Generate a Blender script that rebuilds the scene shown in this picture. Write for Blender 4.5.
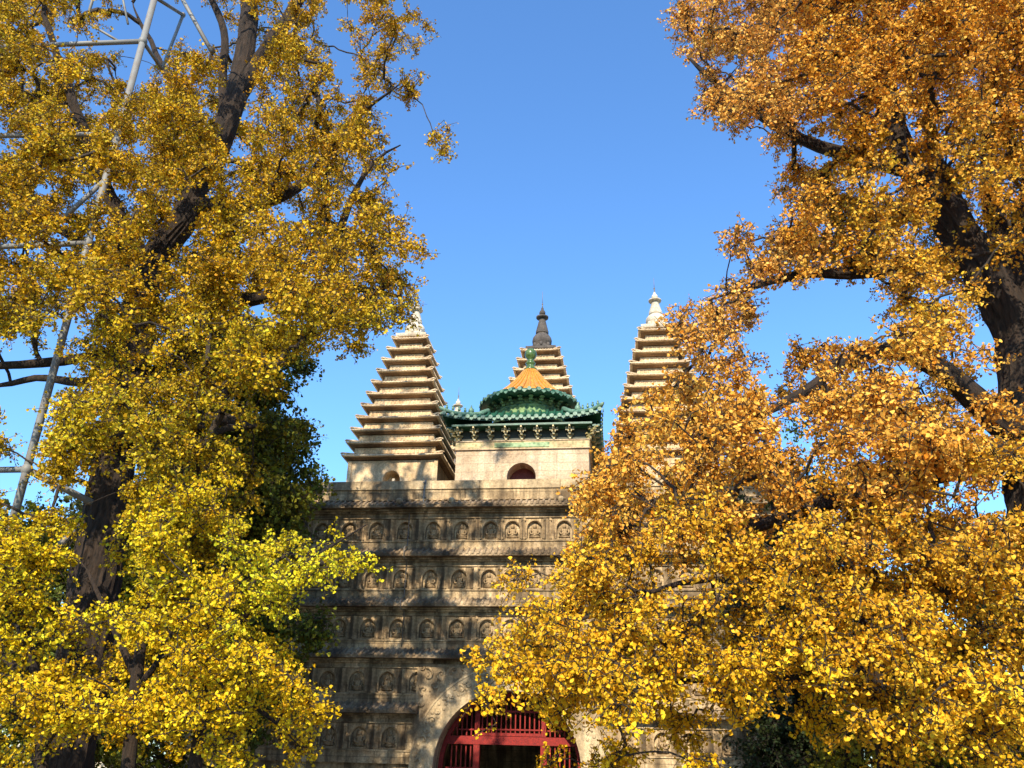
import bpy, bmesh, math, random
import numpy as np
from mathutils import Vector, Matrix, noise as mn
for o in list(bpy.data.objects): bpy.data.objects.remove(o)
random.seed(7); RS = np.random.RandomState(11)
SC = bpy.context.scene; COL = SC.collection
R = math.radians

# ---------------------------------------------------------------- camera
CX, CD, YAW, PITCH, ROLL, FPX, EYE = 2.362, 18.384, 7.613, 24.32, 1.496, 842.1, 1.6
ya, pi_, ro = R(YAW), R(PITCH), R(ROLL)
_f = np.array([-math.sin(ya)*math.cos(pi_), math.cos(ya)*math.cos(pi_), math.sin(pi_)])
_r = np.array([math.cos(ya), math.sin(ya), 0.0]); _u = np.cross(_r, _f)
_r2 = _r*math.cos(ro)+_u*math.sin(ro); _u2 = -_r*math.sin(ro)+_u*math.cos(ro)
CAM = np.array([CX, -CD, EYE])
cd = bpy.data.cameras.new('camera'); cam = bpy.data.objects.new('camera', cd); COL.objects.link(cam)
cd.sensor_width = 36; cd.lens = 36*FPX/1024; cd.clip_end = 2000; cd.clip_start = 0.05
m = Matrix(((_r2[0], _u2[0], -_f[0], CAM[0]), (_r2[1], _u2[1], -_f[1], CAM[1]), (_r2[2], _u2[2], -_f[2], CAM[2]), (0, 0, 0, 1)))
cam.matrix_world = m; SC.camera = cam
SC.render.resolution_x = 1024; SC.render.resolution_y = 768

# ---------------------------------------------------------------- light
SUN_EL, SUN_AZ = 36.0, 4.0          # the sun stands behind the photographer, a little to the left
w = bpy.data.worlds.new('World'); SC.world = w; w.use_nodes = True
nt = w.node_tree; nt.nodes.clear()
sky = nt.nodes.new('ShaderNodeTexSky'); sky.sky_type = 'NISHITA'; sky.sun_disc = False
sky.sun_elevation = R(SUN_EL); sky.sun_rotation = R(180+SUN_AZ)
sky.air_density = 1.2; sky.dust_density = 0.3; sky.ozone_density = 3.0; sky.altitude = 50
bgn = nt.nodes.new('ShaderNodeBackground'); bgn.inputs[1].default_value = 0.128
out = nt.nodes.new('ShaderNodeOutputWorld')
tint = nt.nodes.new('ShaderNodeMix'); tint.data_type = 'RGBA'; tint.blend_type = 'MULTIPLY'; tint.inputs[0].default_value = 1; tint.clamp_result = False
tint.inputs[7].default_value = (.70, 1.04, 1.36, 1)
nt.links.new(sky.outputs[0], tint.inputs[6]); nt.links.new(tint.outputs[2], bgn.inputs[0]); nt.links.new(bgn.outputs[0], out.inputs[0])
sl = bpy.data.lights.new('sun', 'SUN'); sl.energy = 4.3; sl.angle = R(0.53); sl.color = (1.0, 0.89, 0.70)
so = bpy.data.objects.new('sun', sl); COL.objects.link(so)
sd = Vector((math.sin(R(SUN_AZ))*math.cos(R(SUN_EL)), math.cos(R(SUN_AZ))*math.cos(R(SUN_EL)), -math.sin(R(SUN_EL))))
so.rotation_euler = sd.to_track_quat('-Z', 'Y').to_euler(); so.location = (-5, -30, 30)
vs = SC.view_settings; vs.view_transform = 'Standard'; vs.look = 'None'; vs.gamma = 1; vs.exposure = 0.87
vs.use_curve_mapping = False

# ---------------------------------------------------------------- materials
def mat(name, col=(.5, .5, .5), rough=.8, metal=0.0):
    M = bpy.data.materials.new(name); M.use_nodes = True
    b = M.node_tree.nodes['Principled BSDF']
    b.inputs['Base Color'].default_value = (*col, 1); b.inputs['Roughness'].default_value = rough
    b.inputs['Metallic'].default_value = metal
    return M, M.node_tree, b
def N(t, ty, **kw):
    n = t.nodes.new(ty)
    for k, v in kw.items():
        if k.startswith('i_'):
            n.inputs[k[2:].replace('_', ' ')].default_value = v
        else: setattr(n, k, v)
    return n
def coords(t, scale=(1, 1, 1), kind='Object'):
    tc = N(t, 'ShaderNodeTexCoord'); mp = N(t, 'ShaderNodeMapping'); mp.inputs['Scale'].default_value = scale
    t.links.new(tc.outputs[kind], mp.inputs[0]); return mp.outputs[0]
def noise(t, vec, scale, detail=5, rough=.6):
    n = N(t, 'ShaderNodeTexNoise'); n.inputs['Scale'].default_value = scale
    n.inputs['Detail'].default_value = detail; n.inputs['Roughness'].default_value = rough
    t.links.new(vec, n.inputs['Vector']); return n.outputs['Fac']
def ramp(t, fac, stops):
    r_ = N(t, 'ShaderNodeValToRGB'); e = r_.color_ramp.elements
    while len(e) < len(stops): e.new(.5)
    for el, (p, c) in zip(e, stops): el.position = p; el.color = (*c, 1) if len(c) == 3 else c
    t.links.new(fac, r_.inputs[0]); return r_.outputs[0]
def mix(t, fac, a, b, mode='MIX'):
    n = N(t, 'ShaderNodeMix', data_type='RGBA', blend_type=mode)
    for v, s in ((fac, n.inputs[0]), (a, n.inputs[6]), (b, n.inputs[7])):
        if isinstance(v, (int, float)): s.default_value = v
        elif isinstance(v, tuple): s.default_value = (*v, 1)
        else: t.links.new(v, s)
    return n.outputs[2]
def bump(t, b, h, strength=.4, dist=.02):
    n = N(t, 'ShaderNodeBump'); n.inputs['Strength'].default_value = strength; n.inputs['Distance'].default_value = dist
    t.links.new(h, n.inputs['Height']); t.links.new(n.outputs[0], b.inputs['Normal'])

def stone(name, light, midc, dark, stain=.5, streak=.5, blocks=True, bs=.5, brickw=1.1, brickh=.28, bdist=.02):
    M, t, b = mat(name, rough=.88)
    v = coords(t); 
    base = ramp(t, noise(t, v, 1.3, 6, .65), [(.36, dark), (.5, midc), (.66, light)])
    fine = ramp(t, noise(t, v, 22, 6, .7), [(.3, (.55, .53, .5)), (.7, (1.25, 1.22, 1.18))])
    c = mix(t, 1.0, base, fine, 'MULTIPLY')
    vs_ = coords(t, (5.5, 5.5, .55))
    st = ramp(t, noise(t, vs_, 1.0, 5, .6), [(.44, (0, 0, 0)), (.62, (1, 1, 1))])
    st2 = mix(t, 1.0, st, (streak,)*3, 'MULTIPLY')
    c = mix(t, st2, c, tuple(x*.33 for x in dark))
    sn = ramp(t, noise(t, v, .55, 6, .72), [(.5, (0, 0, 0)), (.64, (1, 1, 1))])
    sn2 = mix(t, 1.0, sn, (stain,)*3, 'MULTIPLY')
    c = mix(t, sn2, c, (dark[0]*.45, dark[1]*.42, dark[2]*.42))
    hgt = noise(t, v, 30, 6, .7)
    if blocks:
        tc = N(t, 'ShaderNodeTexCoord'); sp = N(t, 'ShaderNodeSeparateXYZ'); cb = N(t, 'ShaderNodeCombineXYZ')
        t.links.new(tc.outputs['Object'], sp.inputs[0])
        ad = N(t, 'ShaderNodeMath', operation='ADD'); t.links.new(sp.outputs[0], ad.inputs[0]); t.links.new(sp.outputs[1], ad.inputs[1])
        t.links.new(ad.outputs[0], cb.inputs[0]); t.links.new(sp.outputs[2], cb.inputs[1])
        br = N(t, 'ShaderNodeTexBrick'); t.links.new(cb.outputs[0], br.inputs['Vector'])
        br.inputs['Scale'].default_value = 1; br.inputs['Brick Width'].default_value = brickw; br.inputs['Row Height'].default_value = brickh
        br.inputs['Mortar Size'].default_value = .008; br.inputs['Color1'].default_value = (1, 1, 1, 1)
        br.inputs['Color2'].default_value = (.72, .7, .68, 1); br.inputs['Mortar'].default_value = (.3, .28, .26, 1)
        c = mix(t, bs, c, br.outputs['Color'], 'MULTIPLY')
    t.links.new(c, b.inputs['Base Color']); bump(t, b, hgt, .55, bdist)
    return M

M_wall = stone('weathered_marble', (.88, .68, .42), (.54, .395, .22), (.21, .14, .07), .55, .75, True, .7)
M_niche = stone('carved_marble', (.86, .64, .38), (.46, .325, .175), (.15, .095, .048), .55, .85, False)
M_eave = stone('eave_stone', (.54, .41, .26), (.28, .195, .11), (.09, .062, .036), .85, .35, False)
M_arch = stone('arch_marble', (.72, .57, .36), (.54, .41, .24), (.32, .23, .13), .3, .4, False)
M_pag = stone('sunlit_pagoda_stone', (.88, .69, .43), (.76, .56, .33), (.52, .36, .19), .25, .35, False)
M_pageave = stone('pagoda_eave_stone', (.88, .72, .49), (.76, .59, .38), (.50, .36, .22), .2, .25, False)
M_corbel = stone('shade_painted_corbel_stone', (.34, .22, .12), (.25, .155, .08), (.15, .09, .045), .3, .3, False)  # brown darkened to put the shade beneath the pagoda eaves into the colour
M_spire = stone('spire_marble', (.80, .74, .62), (.68, .60, .46), (.46, .38, .27), .2, .3, False)
M_bronze = stone('dark_bronze', (.17, .145, .12), (.12, .10, .085), (.07, .06, .055), .3, .4, False)
M_pav = stone('pavilion_plaster', (.80, .64, .46), (.70, .55, .38), (.54, .40, .26), .3, .3, True, .5, .8, .22)

def carved(name, base, dark, scale=9, dist=.06):
    M, t, b = mat(name, rough=.85)
    v = coords(t)
    n1 = noise(t, v, scale, 3, .55)
    vo = N(t, 'ShaderNodeTexVoronoi'); vo.inputs['Scale'].default_value = scale*.8; t.links.new(v, vo.inputs['Vector'])
    h = N(t, 'ShaderNodeMath', operation='MULTIPLY'); t.links.new(n1, h.inputs[0]); t.links.new(vo.outputs['Distance'], h.inputs[1])
    c = mix(t, 1.0, ramp(t, h.outputs[0], [(.08, dark), (.3, base)]), ramp(t, noise(t, v, 1.4, 5), [(.35, (.45, .42, .38)), (.6, (1.1, 1.08, 1.05))]), 'MULTIPLY')
    t.links.new(c, b.inputs['Base Color']); bump(t, b, h.outputs[0], 1.0, dist); return M
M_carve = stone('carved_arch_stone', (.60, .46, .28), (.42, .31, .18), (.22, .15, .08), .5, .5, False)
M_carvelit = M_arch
M_glazeband = carved('glazed_frieze', (.66, .50, .28), (.34, .32, .16), 14, .02)
M_glazegreen = carved('glazed_green_relief', (.34, .46, .26), (.14, .24, .13), 14, .02)
M_drum = carved('glazed_drum', (.22, .34, .14), (.05, .14, .08), 12, .03)

def glaze(name, c1, c2, rough=.28):
    M, t, b = mat(name, rough=rough)
    v = coords(t)
    c = ramp(t, noise(t, v, 9, 5, .7), [(.3, c1), (.7, c2)])
    d = ramp(t, noise(t, v, 45, 3, .6), [(.35, (.45, .45, .45)), (.55, (1, 1, 1))])
    t.links.new(mix(t, 1.0, c, d, 'MULTIPLY'), b.inputs['Base Color']); bump(t, b, noise(t, v, 30), .3, .01); return M
M_green = glaze('green_glazed_tile', (.010, .06, .034), (.04, .17, .10), .42)
M_greenpale = glaze('pale_green_tile', (.03, .12, .07), (.24, .38, .27), .5)
M_yellow = glaze('amber_glazed_tile', (.55, .20, .02), (.80, .36, .05))
M_finial = glaze('olive_glaze', (.03, .08, .02), (.14, .22, .07), .2)
M_red = glaze('red_lacquer', (.20, .006, .003), (.33, .014, .006), .75)
M_rust = glaze('dark_red_timber', (.16, .025, .02), (.26, .05, .03), .6)
M_gold = glaze('ochre_bracket', (.16, .20, .11), (.72, .52, .20), .4)
M_bandark = glaze('dark_green_boarding', (.02, .035, .02), (.05, .05, .03), .6)
M_dark, _, _ = mat('dark_interior', (.02, .017, .015), .9)

def metal(name, c, rough=.45, rust=.2):
    M, t, b = mat(name, c, rough, .0)
    v = coords(t)
    k = ramp(t, noise(t, v, 7, 5, .7), [(.45, (0, 0, 0)), (.75, (rust,)*3)])
    t.links.new(mix(t, k, c, (.16, .09, .05)), b.inputs['Base Color']); bump(t, b, noise(t, v, 60), .15, .004); return M
M_pipe = metal('grey_painted_steel', (.20, .20, .185), .6, .6)
M_wire = metal('steel_cable', (.16, .14, .12), .6)
M_drain = metal('blue_grey_pipe', (.14, .15, .15), .6)

def bark(name, c1, c2):
    M, t, b = mat(name, rough=.95)
    v = coords(t, (1, 1, .16)); n1 = noise(t, v, 20, 8, .75)
    c = ramp(t, n1, [(.36, c1), (.62, c2)])
    t.links.new(c, b.inputs['Base Color']); bump(t, b, n1, 1.0, .06); return M
M_bark = bark('ginkgo_bark', (.008, .005, .003), (.055, .032, .018))
M_twig = bark('twig_bark', (.025, .016, .01), (.08, .055, .035))

def leafmat(name, trans=.22, rough=.6):
    M = bpy.data.materials.new(name); M.use_nodes = True; t = M.node_tree; b = t.nodes['Principled BSDF']
    a = N(t, 'ShaderNodeVertexColor', layer_name='leaf_colour')
    t.links.new(a.outputs[0], b.inputs['Base Color']); b.inputs['Roughness'].default_value = rough
    b.inputs['Specular IOR Level'].default_value = .18
    tr = N(t, 'ShaderNodeBsdfTranslucent'); t.links.new(a.outputs[0], tr.inputs[0])
    mx = N(t, 'ShaderNodeMixShader'); mx.inputs[0].default_value = trans
    t.links.new(b.outputs[0], mx.inputs[1]); t.links.new(tr.outputs[0], mx.inputs[2])
    t.links.new(mx.outputs[0], t.nodes['Material Output'].inputs[0]); return M
M_leaf = leafmat('leaf')

# ---------------------------------------------------------------- mesh helpers
class MB:
    def __init__(s): s.v = []; s.f = []; s.sm = []
    def add(s, vs, fs, smooth=False):
        o = len(s.v); s.v += [tuple(p) for p in vs]; s.f += [tuple(i+o for i in f) for f in fs]; s.sm += [smooth]*len(fs)
    def box(s, x0, x1, y0, y1, z0, z1):
        s.add([(x0, y0, z0), (x1, y0, z0), (x1, y1, z0), (x0, y1, z0), (x0, y0, z1), (x1, y0, z1), (x1, y1, z1), (x0, y1, z1)],
              [(0, 3, 2, 1), (4, 5, 6, 7), (0, 1, 5, 4), (1, 2, 6, 5), (2, 3, 7, 6), (3, 0, 4, 7)])
    def rings(s, rings, cap=True, smooth=False):   # rings of equal length
        n = len(rings[0]); vs = [p for r_ in rings for p in r_]; fs = []
        for i in range(len(rings)-1):
            for j in range(n):
                k = (j+1) % n; fs.append((i*n+j, i*n+k, (i+1)*n+k, (i+1)*n+j))
        if cap: fs += [tuple(range(n))[::-1], tuple(range((len(rings)-1)*n, len(rings)*n))]
        s.add(vs, fs, smooth)
    def sq(s, prof, cx=0, cy=0):                   # square rings: (half, z)
        s.rings([[(cx-h, cy-h, z), (cx+h, cy-h, z), (cx+h, cy+h, z), (cx-h, cy+h, z)] for h, z in prof])
    def lathe(s, prof, n=24, cx=0, cy=0, cz=0, smooth=True):
        s.rings([[(cx+r_*math.cos(2*math.pi*j/n), cy+r_*math.sin(2*math.pi*j/n), cz+z) for j in range(n)] for r_, z in prof], True, smooth)
    def tube(s, pts, rad, n=8, smooth=True, wob=0):
        pts = [Vector(p) for p in pts]; rad = rad if hasattr(rad, '__len__') else [rad]*len(pts); rr = []
        ref = None
        for i, p in enumerate(pts):
            d = (pts[min(i+1, len(pts)-1)]-pts[max(i-1, 0)]).normalized()
            if ref is None: ref = Vector((0, 0, 1)) if abs(d.z) < .9 else Vector((1, 0, 0))
            a = d.cross(ref).normalized(); b = d.cross(a).normalized(); ref = b.cross(d).normalized() if False else ref
            rr.append([p+(a*math.cos(2*math.pi*j/n)+b*math.sin(2*math.pi*j/n))*rad[i]*(1+wob*random.uniform(-1, 1)) for j in range(n)])
        s.rings(rr, True, smooth)
    def bark_tube(s, pts, rad, n):
        pts = [Vector(p) for p in pts]; rr = []; ref = Vector((.2, 1, .1)).normalized(); sd_ = random.uniform(0, 50); Ln = 0
        for i, p in enumerate(pts):
            d = (pts[min(i+1, len(pts)-1)]-pts[max(i-1, 0)]).normalized(); a = d.cross(ref).normalized(); b = d.cross(a).normalized()
            if i: Ln += (p-pts[i-1]).length
            ring = []
            for j in range(n):
                t_ = 2*math.pi*j/n; c_, s_ = math.cos(t_), math.sin(t_); R0 = max(.12, rad[i])
                k = 1+.16*mn.noise(Vector((c_*1.3, s_*1.3, Ln*.9+sd_)))-.16*abs(mn.noise(Vector((c_*R0*14, s_*R0*14, Ln*1.7+sd_))))+.10*mn.noise(Vector((c_*R0*25, s_*R0*25, Ln*4+sd_)))
                ring.append(p+(a*c_+b*s_)*rad[i]*k)
            rr.append(ring)
        s.rings(rr, True, False)
    def ell(s, c, r_, n=10, m_=6):
        s.lathe_xyz(c, r_, n, m_)
    def lathe_xyz(s, c, r_, n, m_):
        rr = []
        for i in range(m_+1):
            a = math.pi*(i/m_)*.96+.02*math.pi
            rr.append([(c[0]+r_[0]*math.sin(a)*math.cos(2*math.pi*j/n), c[1]+r_[1]*math.sin(a)*math.sin(2*math.pi*j/n), c[2]-r_[2]*math.cos(a)) for j in range(n)])
        s.rings(rr, True, True)
    def arch_slab(s, x0, x1, z0, z1, y0, y1, cx, hw, sill, spring, rise=None, n=14, point=0):
        """slab (front y0, back y1) with an arched hole"""
        rise = hw if rise is None else rise
        arc = [(cx-hw, sill)] + [(cx-hw*math.cos(math.pi*i/n), spring+rise*math.sin(math.pi*i/n)*(1+point*(1-abs(math.cos(math.pi*i/n)))**2)) for i in range(n+1)] + [(cx+hw, sill)]
        for y, flip in ((y0, False), (y1, True)):
            def q(*p):
                f = [0, 1, 2, 3]; s.add([(a, y, b) for a, b in p], [tuple(f[::-1]) if flip else tuple(f)])
            q((x0, z0), (cx-hw, z0), (cx-hw, z1), (x0, z1)); q((cx+hw, z0), (x1, z0), (x1, z1), (cx+hw, z1))
            if sill > z0: q((cx-hw, z0), (cx+hw, z0), (cx+hw, sill), (cx-hw, sill))
            for i in range(1, n+1):
                a, b = arc[i], arc[i+1]; q(a, b, (b[0], z1), (a[0], z1))
        for i in range(len(arc)-1):
            a, b = arc[i], arc[i+1]; s.add([(a[0], y0, a[1]), (b[0], y0, b[1]), (b[0], y1, b[1]), (a[0], y1, a[1])], [(0, 1, 2, 3)])
        if sill > z0: s.add([(cx-hw, y0, sill), (cx+hw, y0, sill), (cx+hw, y1, sill), (cx-hw, y1, sill)], [(0, 1, 2, 3)])
        s.add([(x0, y0, z0), (x1, y0, z0), (x1, y0, z1), (x0, y0, z1), (x0, y1, z0), (x1, y1, z0), (x1, y1, z1), (x0, y1, z1)],
              [(0, 4, 7, 3), (1, 2, 6, 5), (3, 7, 6, 2), (0, 1, 5, 4)])
    def arch_band(s, cx, spring, r0, r1, y0, y1, zb, n=28):
        """arched ring with straight legs down to zb"""
        def pt(r_, i): 
            if i < 0: return (cx-r_, zb)
            if i > n: return (cx+r_, zb)
            return (cx-r_*math.cos(math.pi*i/n), spring+r_*math.sin(math.pi*i/n))
        rr = []
        for i in range(-1, n+2):
            a, b = pt(r0, i), pt(r1, i); rr.append([(a[0], y0, a[1]), (b[0], y0, b[1]), (b[0], y1, b[1]), (a[0], y1, a[1])])
        s.rings(rr)
    def build(s, name, m_, parent=None, loc=None, **kw):
        me = bpy.data.meshes.new(name); me.from_pydata(s.v, [], s.f); me.materials.append(m_)
        me.polygons.foreach_set('use_smooth', s.sm); me.update()
        bm = bmesh.new(); bm.from_mesh(me); bmesh.ops.recalc_face_normals(bm, faces=bm.faces); bm.to_mesh(me); bm.free()
        o = bpy.data.objects.new(name, me); COL.objects.link(o); o.parent = parent
        if loc: o.location = loc
        for k, v_ in kw.items(): o[k] = v_
        return o
def thing(name, label, cat, loc=(0, 0, 0), group=None):
    o = bpy.data.objects.new(name, None); COL.objects.link(o); o.location = loc; o.empty_display_size = .3
    o['label'] = label; o['category'] = cat
    if group: o['group'] = group
    return o
def copy_tree(o, parent=None):
    c = o.copy(); COL.objects.link(c); c.parent = parent
    for ch in [x for x in ORIG.get(o.name, [])]: copy_tree(ch, c)
    return c
ORIG = {}
def index_children():
    ORIG.clear()
    for o in bpy.data.objects:
        if o.parent: ORIG.setdefault(o.parent.name, []).append(o)
def at(px, py, Y):
    d = _f+_r2*(px-512)/FPX-_u2*(py-384)/FPX; t = (Y+CD)/d[1]
    return CAM+d*t

# ---------------------------------------------------------------- ground
Mg, t, b = mat('packed_earth_and_paving', rough=.95)
v = coords(t)
c = ramp(t, noise(t, v, .4, 6, .7), [(.35, (.10, .085, .065)), (.65, (.19, .165, .13))])
c = mix(t, ramp(t, noise(t, v, 14, 6, .8), [(.55, (0, 0, 0)), (.6, (.8, .8, .8))]), c, (.45, .30, .05))
t.links.new(c, b.inputs['Base Color']); bump(t, b, noise(t, v, 12), .4, .03)
g = MB(); g.add([(-400, -400, 0), (400, -400, 0), (400, 400, 0), (-400, 400, 0)], [(0, 1, 2, 3)]); g.build('ground', Mg, kind='structure')
Mp, t, b = mat('stone_paving', rough=.9)
v = coords(t); br = N(t, 'ShaderNodeTexBrick'); t.links.new(v, br.inputs['Vector']); br.inputs['Scale'].default_value = 1.6
br.inputs['Color1'].default_value = (.22, .21, .19, 1); br.inputs['Color2'].default_value = (.16, .15, .14, 1); br.inputs['Mortar'].default_value = (.05, .045, .04, 1)
t.links.new(mix(t, 1.0, br.outputs[0], ramp(t, noise(t, v, 3, 6, .7), [(.3, (.6, .6, .6)), (.7, (1.2, 1.2, 1.2))]), 'MULTIPLY'), b.inputs['Base Color'])
g = MB(); g.box(-1.9, 1.9, -60, -.3, .004, .03); g.build('path', Mp, kind='structure')

# ---------------------------------------------------------------- the stone throne base
HW, DEP = 6.9, 15.0
EZ = [6.87, 5.76, 4.67, 3.60, 2.51]
base = thing('stone_temple_base', 'massive weathered stone platform carved with rows of Buddha niches around a red arched doorway', 'temple base')
w_ = MB()
w_.box(-HW, -1.95, .07, DEP, 0, 3.5); w_.box(1.95, HW, .07, DEP, 0, 3.5); w_.box(-HW, HW, .07, DEP, 3.5, 6.93)
w_.arch_slab(-1.95, 1.95, 0, 3.5, .07, 1.2, 0, 1.5, 0, 1.5, n=28)
w_.box(-1.95, 1.95, 7, 7.2, 0, 3.5)
w_.box(-HW-.35, -2.3, -.35, .07, 0, .35); w_.box(2.3, HW+.35, -.35, .07, 0, .35)
w_.box(-HW-.2, -2.1, -.2, .07, .35, .55); w_.box(2.1, HW+.2, -.2, .07, .35, .55)
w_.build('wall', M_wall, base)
# plinth courses, friezes and mouldings between the rows
def band(bm_, z0, z1, y0, x0=-HW, x1=HW, y1=.07): bm_.box(x0, x1, y0, y1, z0, z1)
tiers = []
for k in range(5):
    top = EZ[k]; lo = EZ[k+1] if k < 4 else 1.42
    tiers.append((lo+.24, top))
for k, (zl, zt) in enumerate(tiers):
    segs = [(-HW, HW)] if k < 3 else [(-HW, -1.62 if k == 3 else -1.95), (1.62 if k == 3 else 1.95, HW)]
    npz0 = zl+.16; npz1 = zl+.66
    for x0, x1 in segs:
        p = MB()
        band(p, zl-.1, npz0-.03, -.012, x0, x1)
        band(p, npz0-.03, npz0-.003, -.035, x0, x1); band(p, npz1+.003, npz1+.028, -.035, x0, x1)
        band(p, npz1+.028, zt-.0, -.0, x0, x1)
        band(p, zt-.085, zt-.045, -.06, x0, x1, -.003); band(p, zt-.043, zt-.004, -.12, x0, x1, -.003)
        p.build('stone_course', M_wall, base)
# tiled stone eaves
def eave_run(bm_, x0, x1, E, sp=.128, dep=.26, rise=.17):
    y = -dep
    bm_.rings([[(x, 0.05, E+.07+rise), (x, y, E+.065), (x, y-.0, E), (x, 0.05, E)] for x in (x0, x1)])
    n = int((x1-x0)/sp)
    for i in range(n+1):
        x = x0+.02+i*(x1-x0-.04)/n; j = random.uniform(-.006, .006)
        rr = []
        for yy, zz in ((.045, E+.08+rise), (y-.018, E+.07+j)):
            rr.append([(x+.029*math.cos(a), yy, zz+.029*math.sin(a)) for a in [math.pi*2*q/7 for q in range(7)]])
        bm_.rings(rr)
        if i < n:
            xm = x+.5*(x1-x0-.04)/n     # drip tile tongue
            bm_.add([(xm-.034, y-.012, E+.06), (xm+.034, y-.012, E+.06), (xm+.02, y-.014, E+.015+j), (xm, y-.015, E-.004+j), (xm-.02, y-.014, E+.015+j),
                     (xm-.034, y-.0, E+.06), (xm+.034, y-.0, E+.06), (xm+.02, y-.002, E+.015+j), (xm, y-.002, E-.004+j), (xm-.02, y-.002, E+.015+j)],
                    [(0, 1, 2, 3, 4), (9, 8, 7, 6, 5), (0, 5, 6, 1), (1, 6, 7, 2), (2, 7, 8, 3), (3, 8, 9, 4), (4, 9, 5, 0)])
def side_eave(bm_, s_, E):
    x = s_*HW; bm_.rings([[(x-s_*.05, yy, E+.24), (x+s_*.26, yy, E+.065), (x+s_*.26, yy, E), (x-s_*.05, yy, E)] for yy in (-.26, DEP)])
for k, E_ in enumerate(EZ):
    p = MB(); random.seed(k)
    if k < 4: eave_run(p, -HW-.26, HW+.26, E_)
    else:
        eave_run(p, -HW-.26, -1.87, E_); side_eave(p, -1, E_); p.build('eave', M_eave, base); p = MB(); eave_run(p, 1.87, HW+.26, E_)
    for s_ in (-1, 1):
        if k < 4 or s_ > 0: side_eave(p, s_, E_)
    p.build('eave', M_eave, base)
# parapet
p = MB()
for (x0, x1, y0, y1) in ((-HW, HW, 0, .22), (-HW, -HW+.22, .22, DEP), (HW-.22, HW, .22, DEP), (-HW, HW, DEP-.22, DEP+.0)):
    p.box(x0, x1, y0, y1, 6.935, 7.36)
par = p.build('parapet', M_wall, base)
p = MB(); random.seed(5); x = -HW-.03
while x < HW:      # coping blocks, slightly uneven
    L = min(random.uniform(1.1, 1.9), HW+.03-x); j = random.uniform(-.008, .008)
    p.box(x+.004, x+L-.004, -.03+j*.3, .25, 7.362, 7.56+j); x += L
p.box(-HW-.03, -HW+.25, .26, DEP, 7.362, 7.55); p.box(HW-.25, HW+.03, .26, DEP, 7.362, 7.55)
p.build('coping', M_arch, par)
p = MB(); p.box(-HW-.02, HW+.02, -.045, -.003, 7.09, 7.12)
for i in range(26): x = -HW+.4+i*.53+random.uniform(-.06, .06); p.box(x, x+.012, -.016, -.002, 7.125, 7.355)
p.build('moulding', M_niche, par)
for x in (-2.6, -1.38, 1.1, 3.4):
    p = MB(); p.tube([(x, .1, 7.02), (x, -.16, 7.03), (x, -.27, 7.0)], [.07, .075, .05], 8); p.ell((x, -.22, 7.04), (.075, .07, .06)); p.build('water_spout', M_arch, base)
p = MB(); p.tube([(-2.05, -.045, 7.58), (-2.07, -.05, 7.3), (-2.07, -.05, 6.98), (-2.1, -.28, 6.92)], .018, 8)
for z in (7.5, 7.15): p.box(-2.1, -2.03, -.075, -.01, z, z+.02)
p.build('drain_pipe', M_drain, base)
p = MB(); p.tube([(-2.38, -.04, 6.82), (-2.37, -.045, 6.05), (-2.37, -.3, 5.95), (-2.37, -.3, 5.74), (-2.36, -.045, 5.68), (-2.36, -.045, 4.92), (-2.36, -.3, 4.8), (-2.36, -.3, 4.62), (-2.33, -.045, 4.6), (-2.33, -.045, 3.86)], .011, 5)
p.build('cable', M_wire, base)
# niches with Buddha reliefs
def bay(w2):
    m_ = MB(); m_.arch_slab(-w2, w2, 0, .494, 0, .066, 0, .165, .035, .26, .15, 12, .12)
    m_.arch_band(0, .26, .172, .196, -.022, -.002, .03, 12)
    for s_ in (-1, 1):
        m_.box(s_*w2-.03 if s_ > 0 else -w2+.001, w2-.001 if s_ > 0 else -w2+.03, -.03, -.002, .001, .493)
        m_.box(s_*w2-.05 if s_ > 0 else -w2+.001, w2-.001 if s_ > 0 else -w2+.05, -.042, -.031, .02, .06)
        m_.box(s_*w2-.05 if s_ > 0 else -w2+.001, w2-.001 if s_ > 0 else -w2+.05, -.042, -.031, .43, .48)
    return m_
def buddha(v_):
    m_ = MB(); k = .9+.12*v_
    m_.ell((0, .055, .055), (.135, .05, .03), 12, 5)                      # lotus seat
    m_.ell((0, .05, .095), (.125*k, .055, .042), 12, 6)                   # folded legs
    m_.rings([[(a*math.cos(q)*1.0, .055+b_*math.sin(q), z) for q in [2*math.pi*i/10 for i in range(10)]] for a, b_, z in
              ((.075, .05, .1), (.062, .045, .14), (.075*k, .05, .19), (.085*k, .045, .215), (.035, .035, .235), (.026, .032, .25))], True, True)
    for s_ in (-1, 1): m_.tube([(s_*.08, .045, .21), (s_*.105, .03, .16), (s_*.08, .005, .115), (s_*.02, -.005, .115)], [.024, .023, .019, .015], 6)
    m_.ell((0, .035, .283), (.042, .045, .05)); m_.ell((0, .045, .335), (.02, .02, .02), 8, 4)
    m_.lathe_xyz((0, .067, .28), (.085, .012, .095), 14, 6)              # halo
    return m_
bay_w = {}
bud = [buddha(i/2).build('buddha_relief', M_niche) for i in range(3)]
used = [False]*3
def niche(x, w2, z, i):
    key = round(w2, 3)
    if key not in bay_w:
        o = bay(w2).build('niche', M_niche, base); bay_w[key] = o
    else:
        o = bay_w[key].copy(); COL.objects.link(o); o.parent = base
    o.location = (x, 0, z)
    k = i % 3
    if not used[k]: q = bud[k]; used[k] = True
    else: q = bud[k].copy(); COL.objects.link(q)
    q.parent = o; q.location = (0, 0, .02)
cnt = 0
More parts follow.
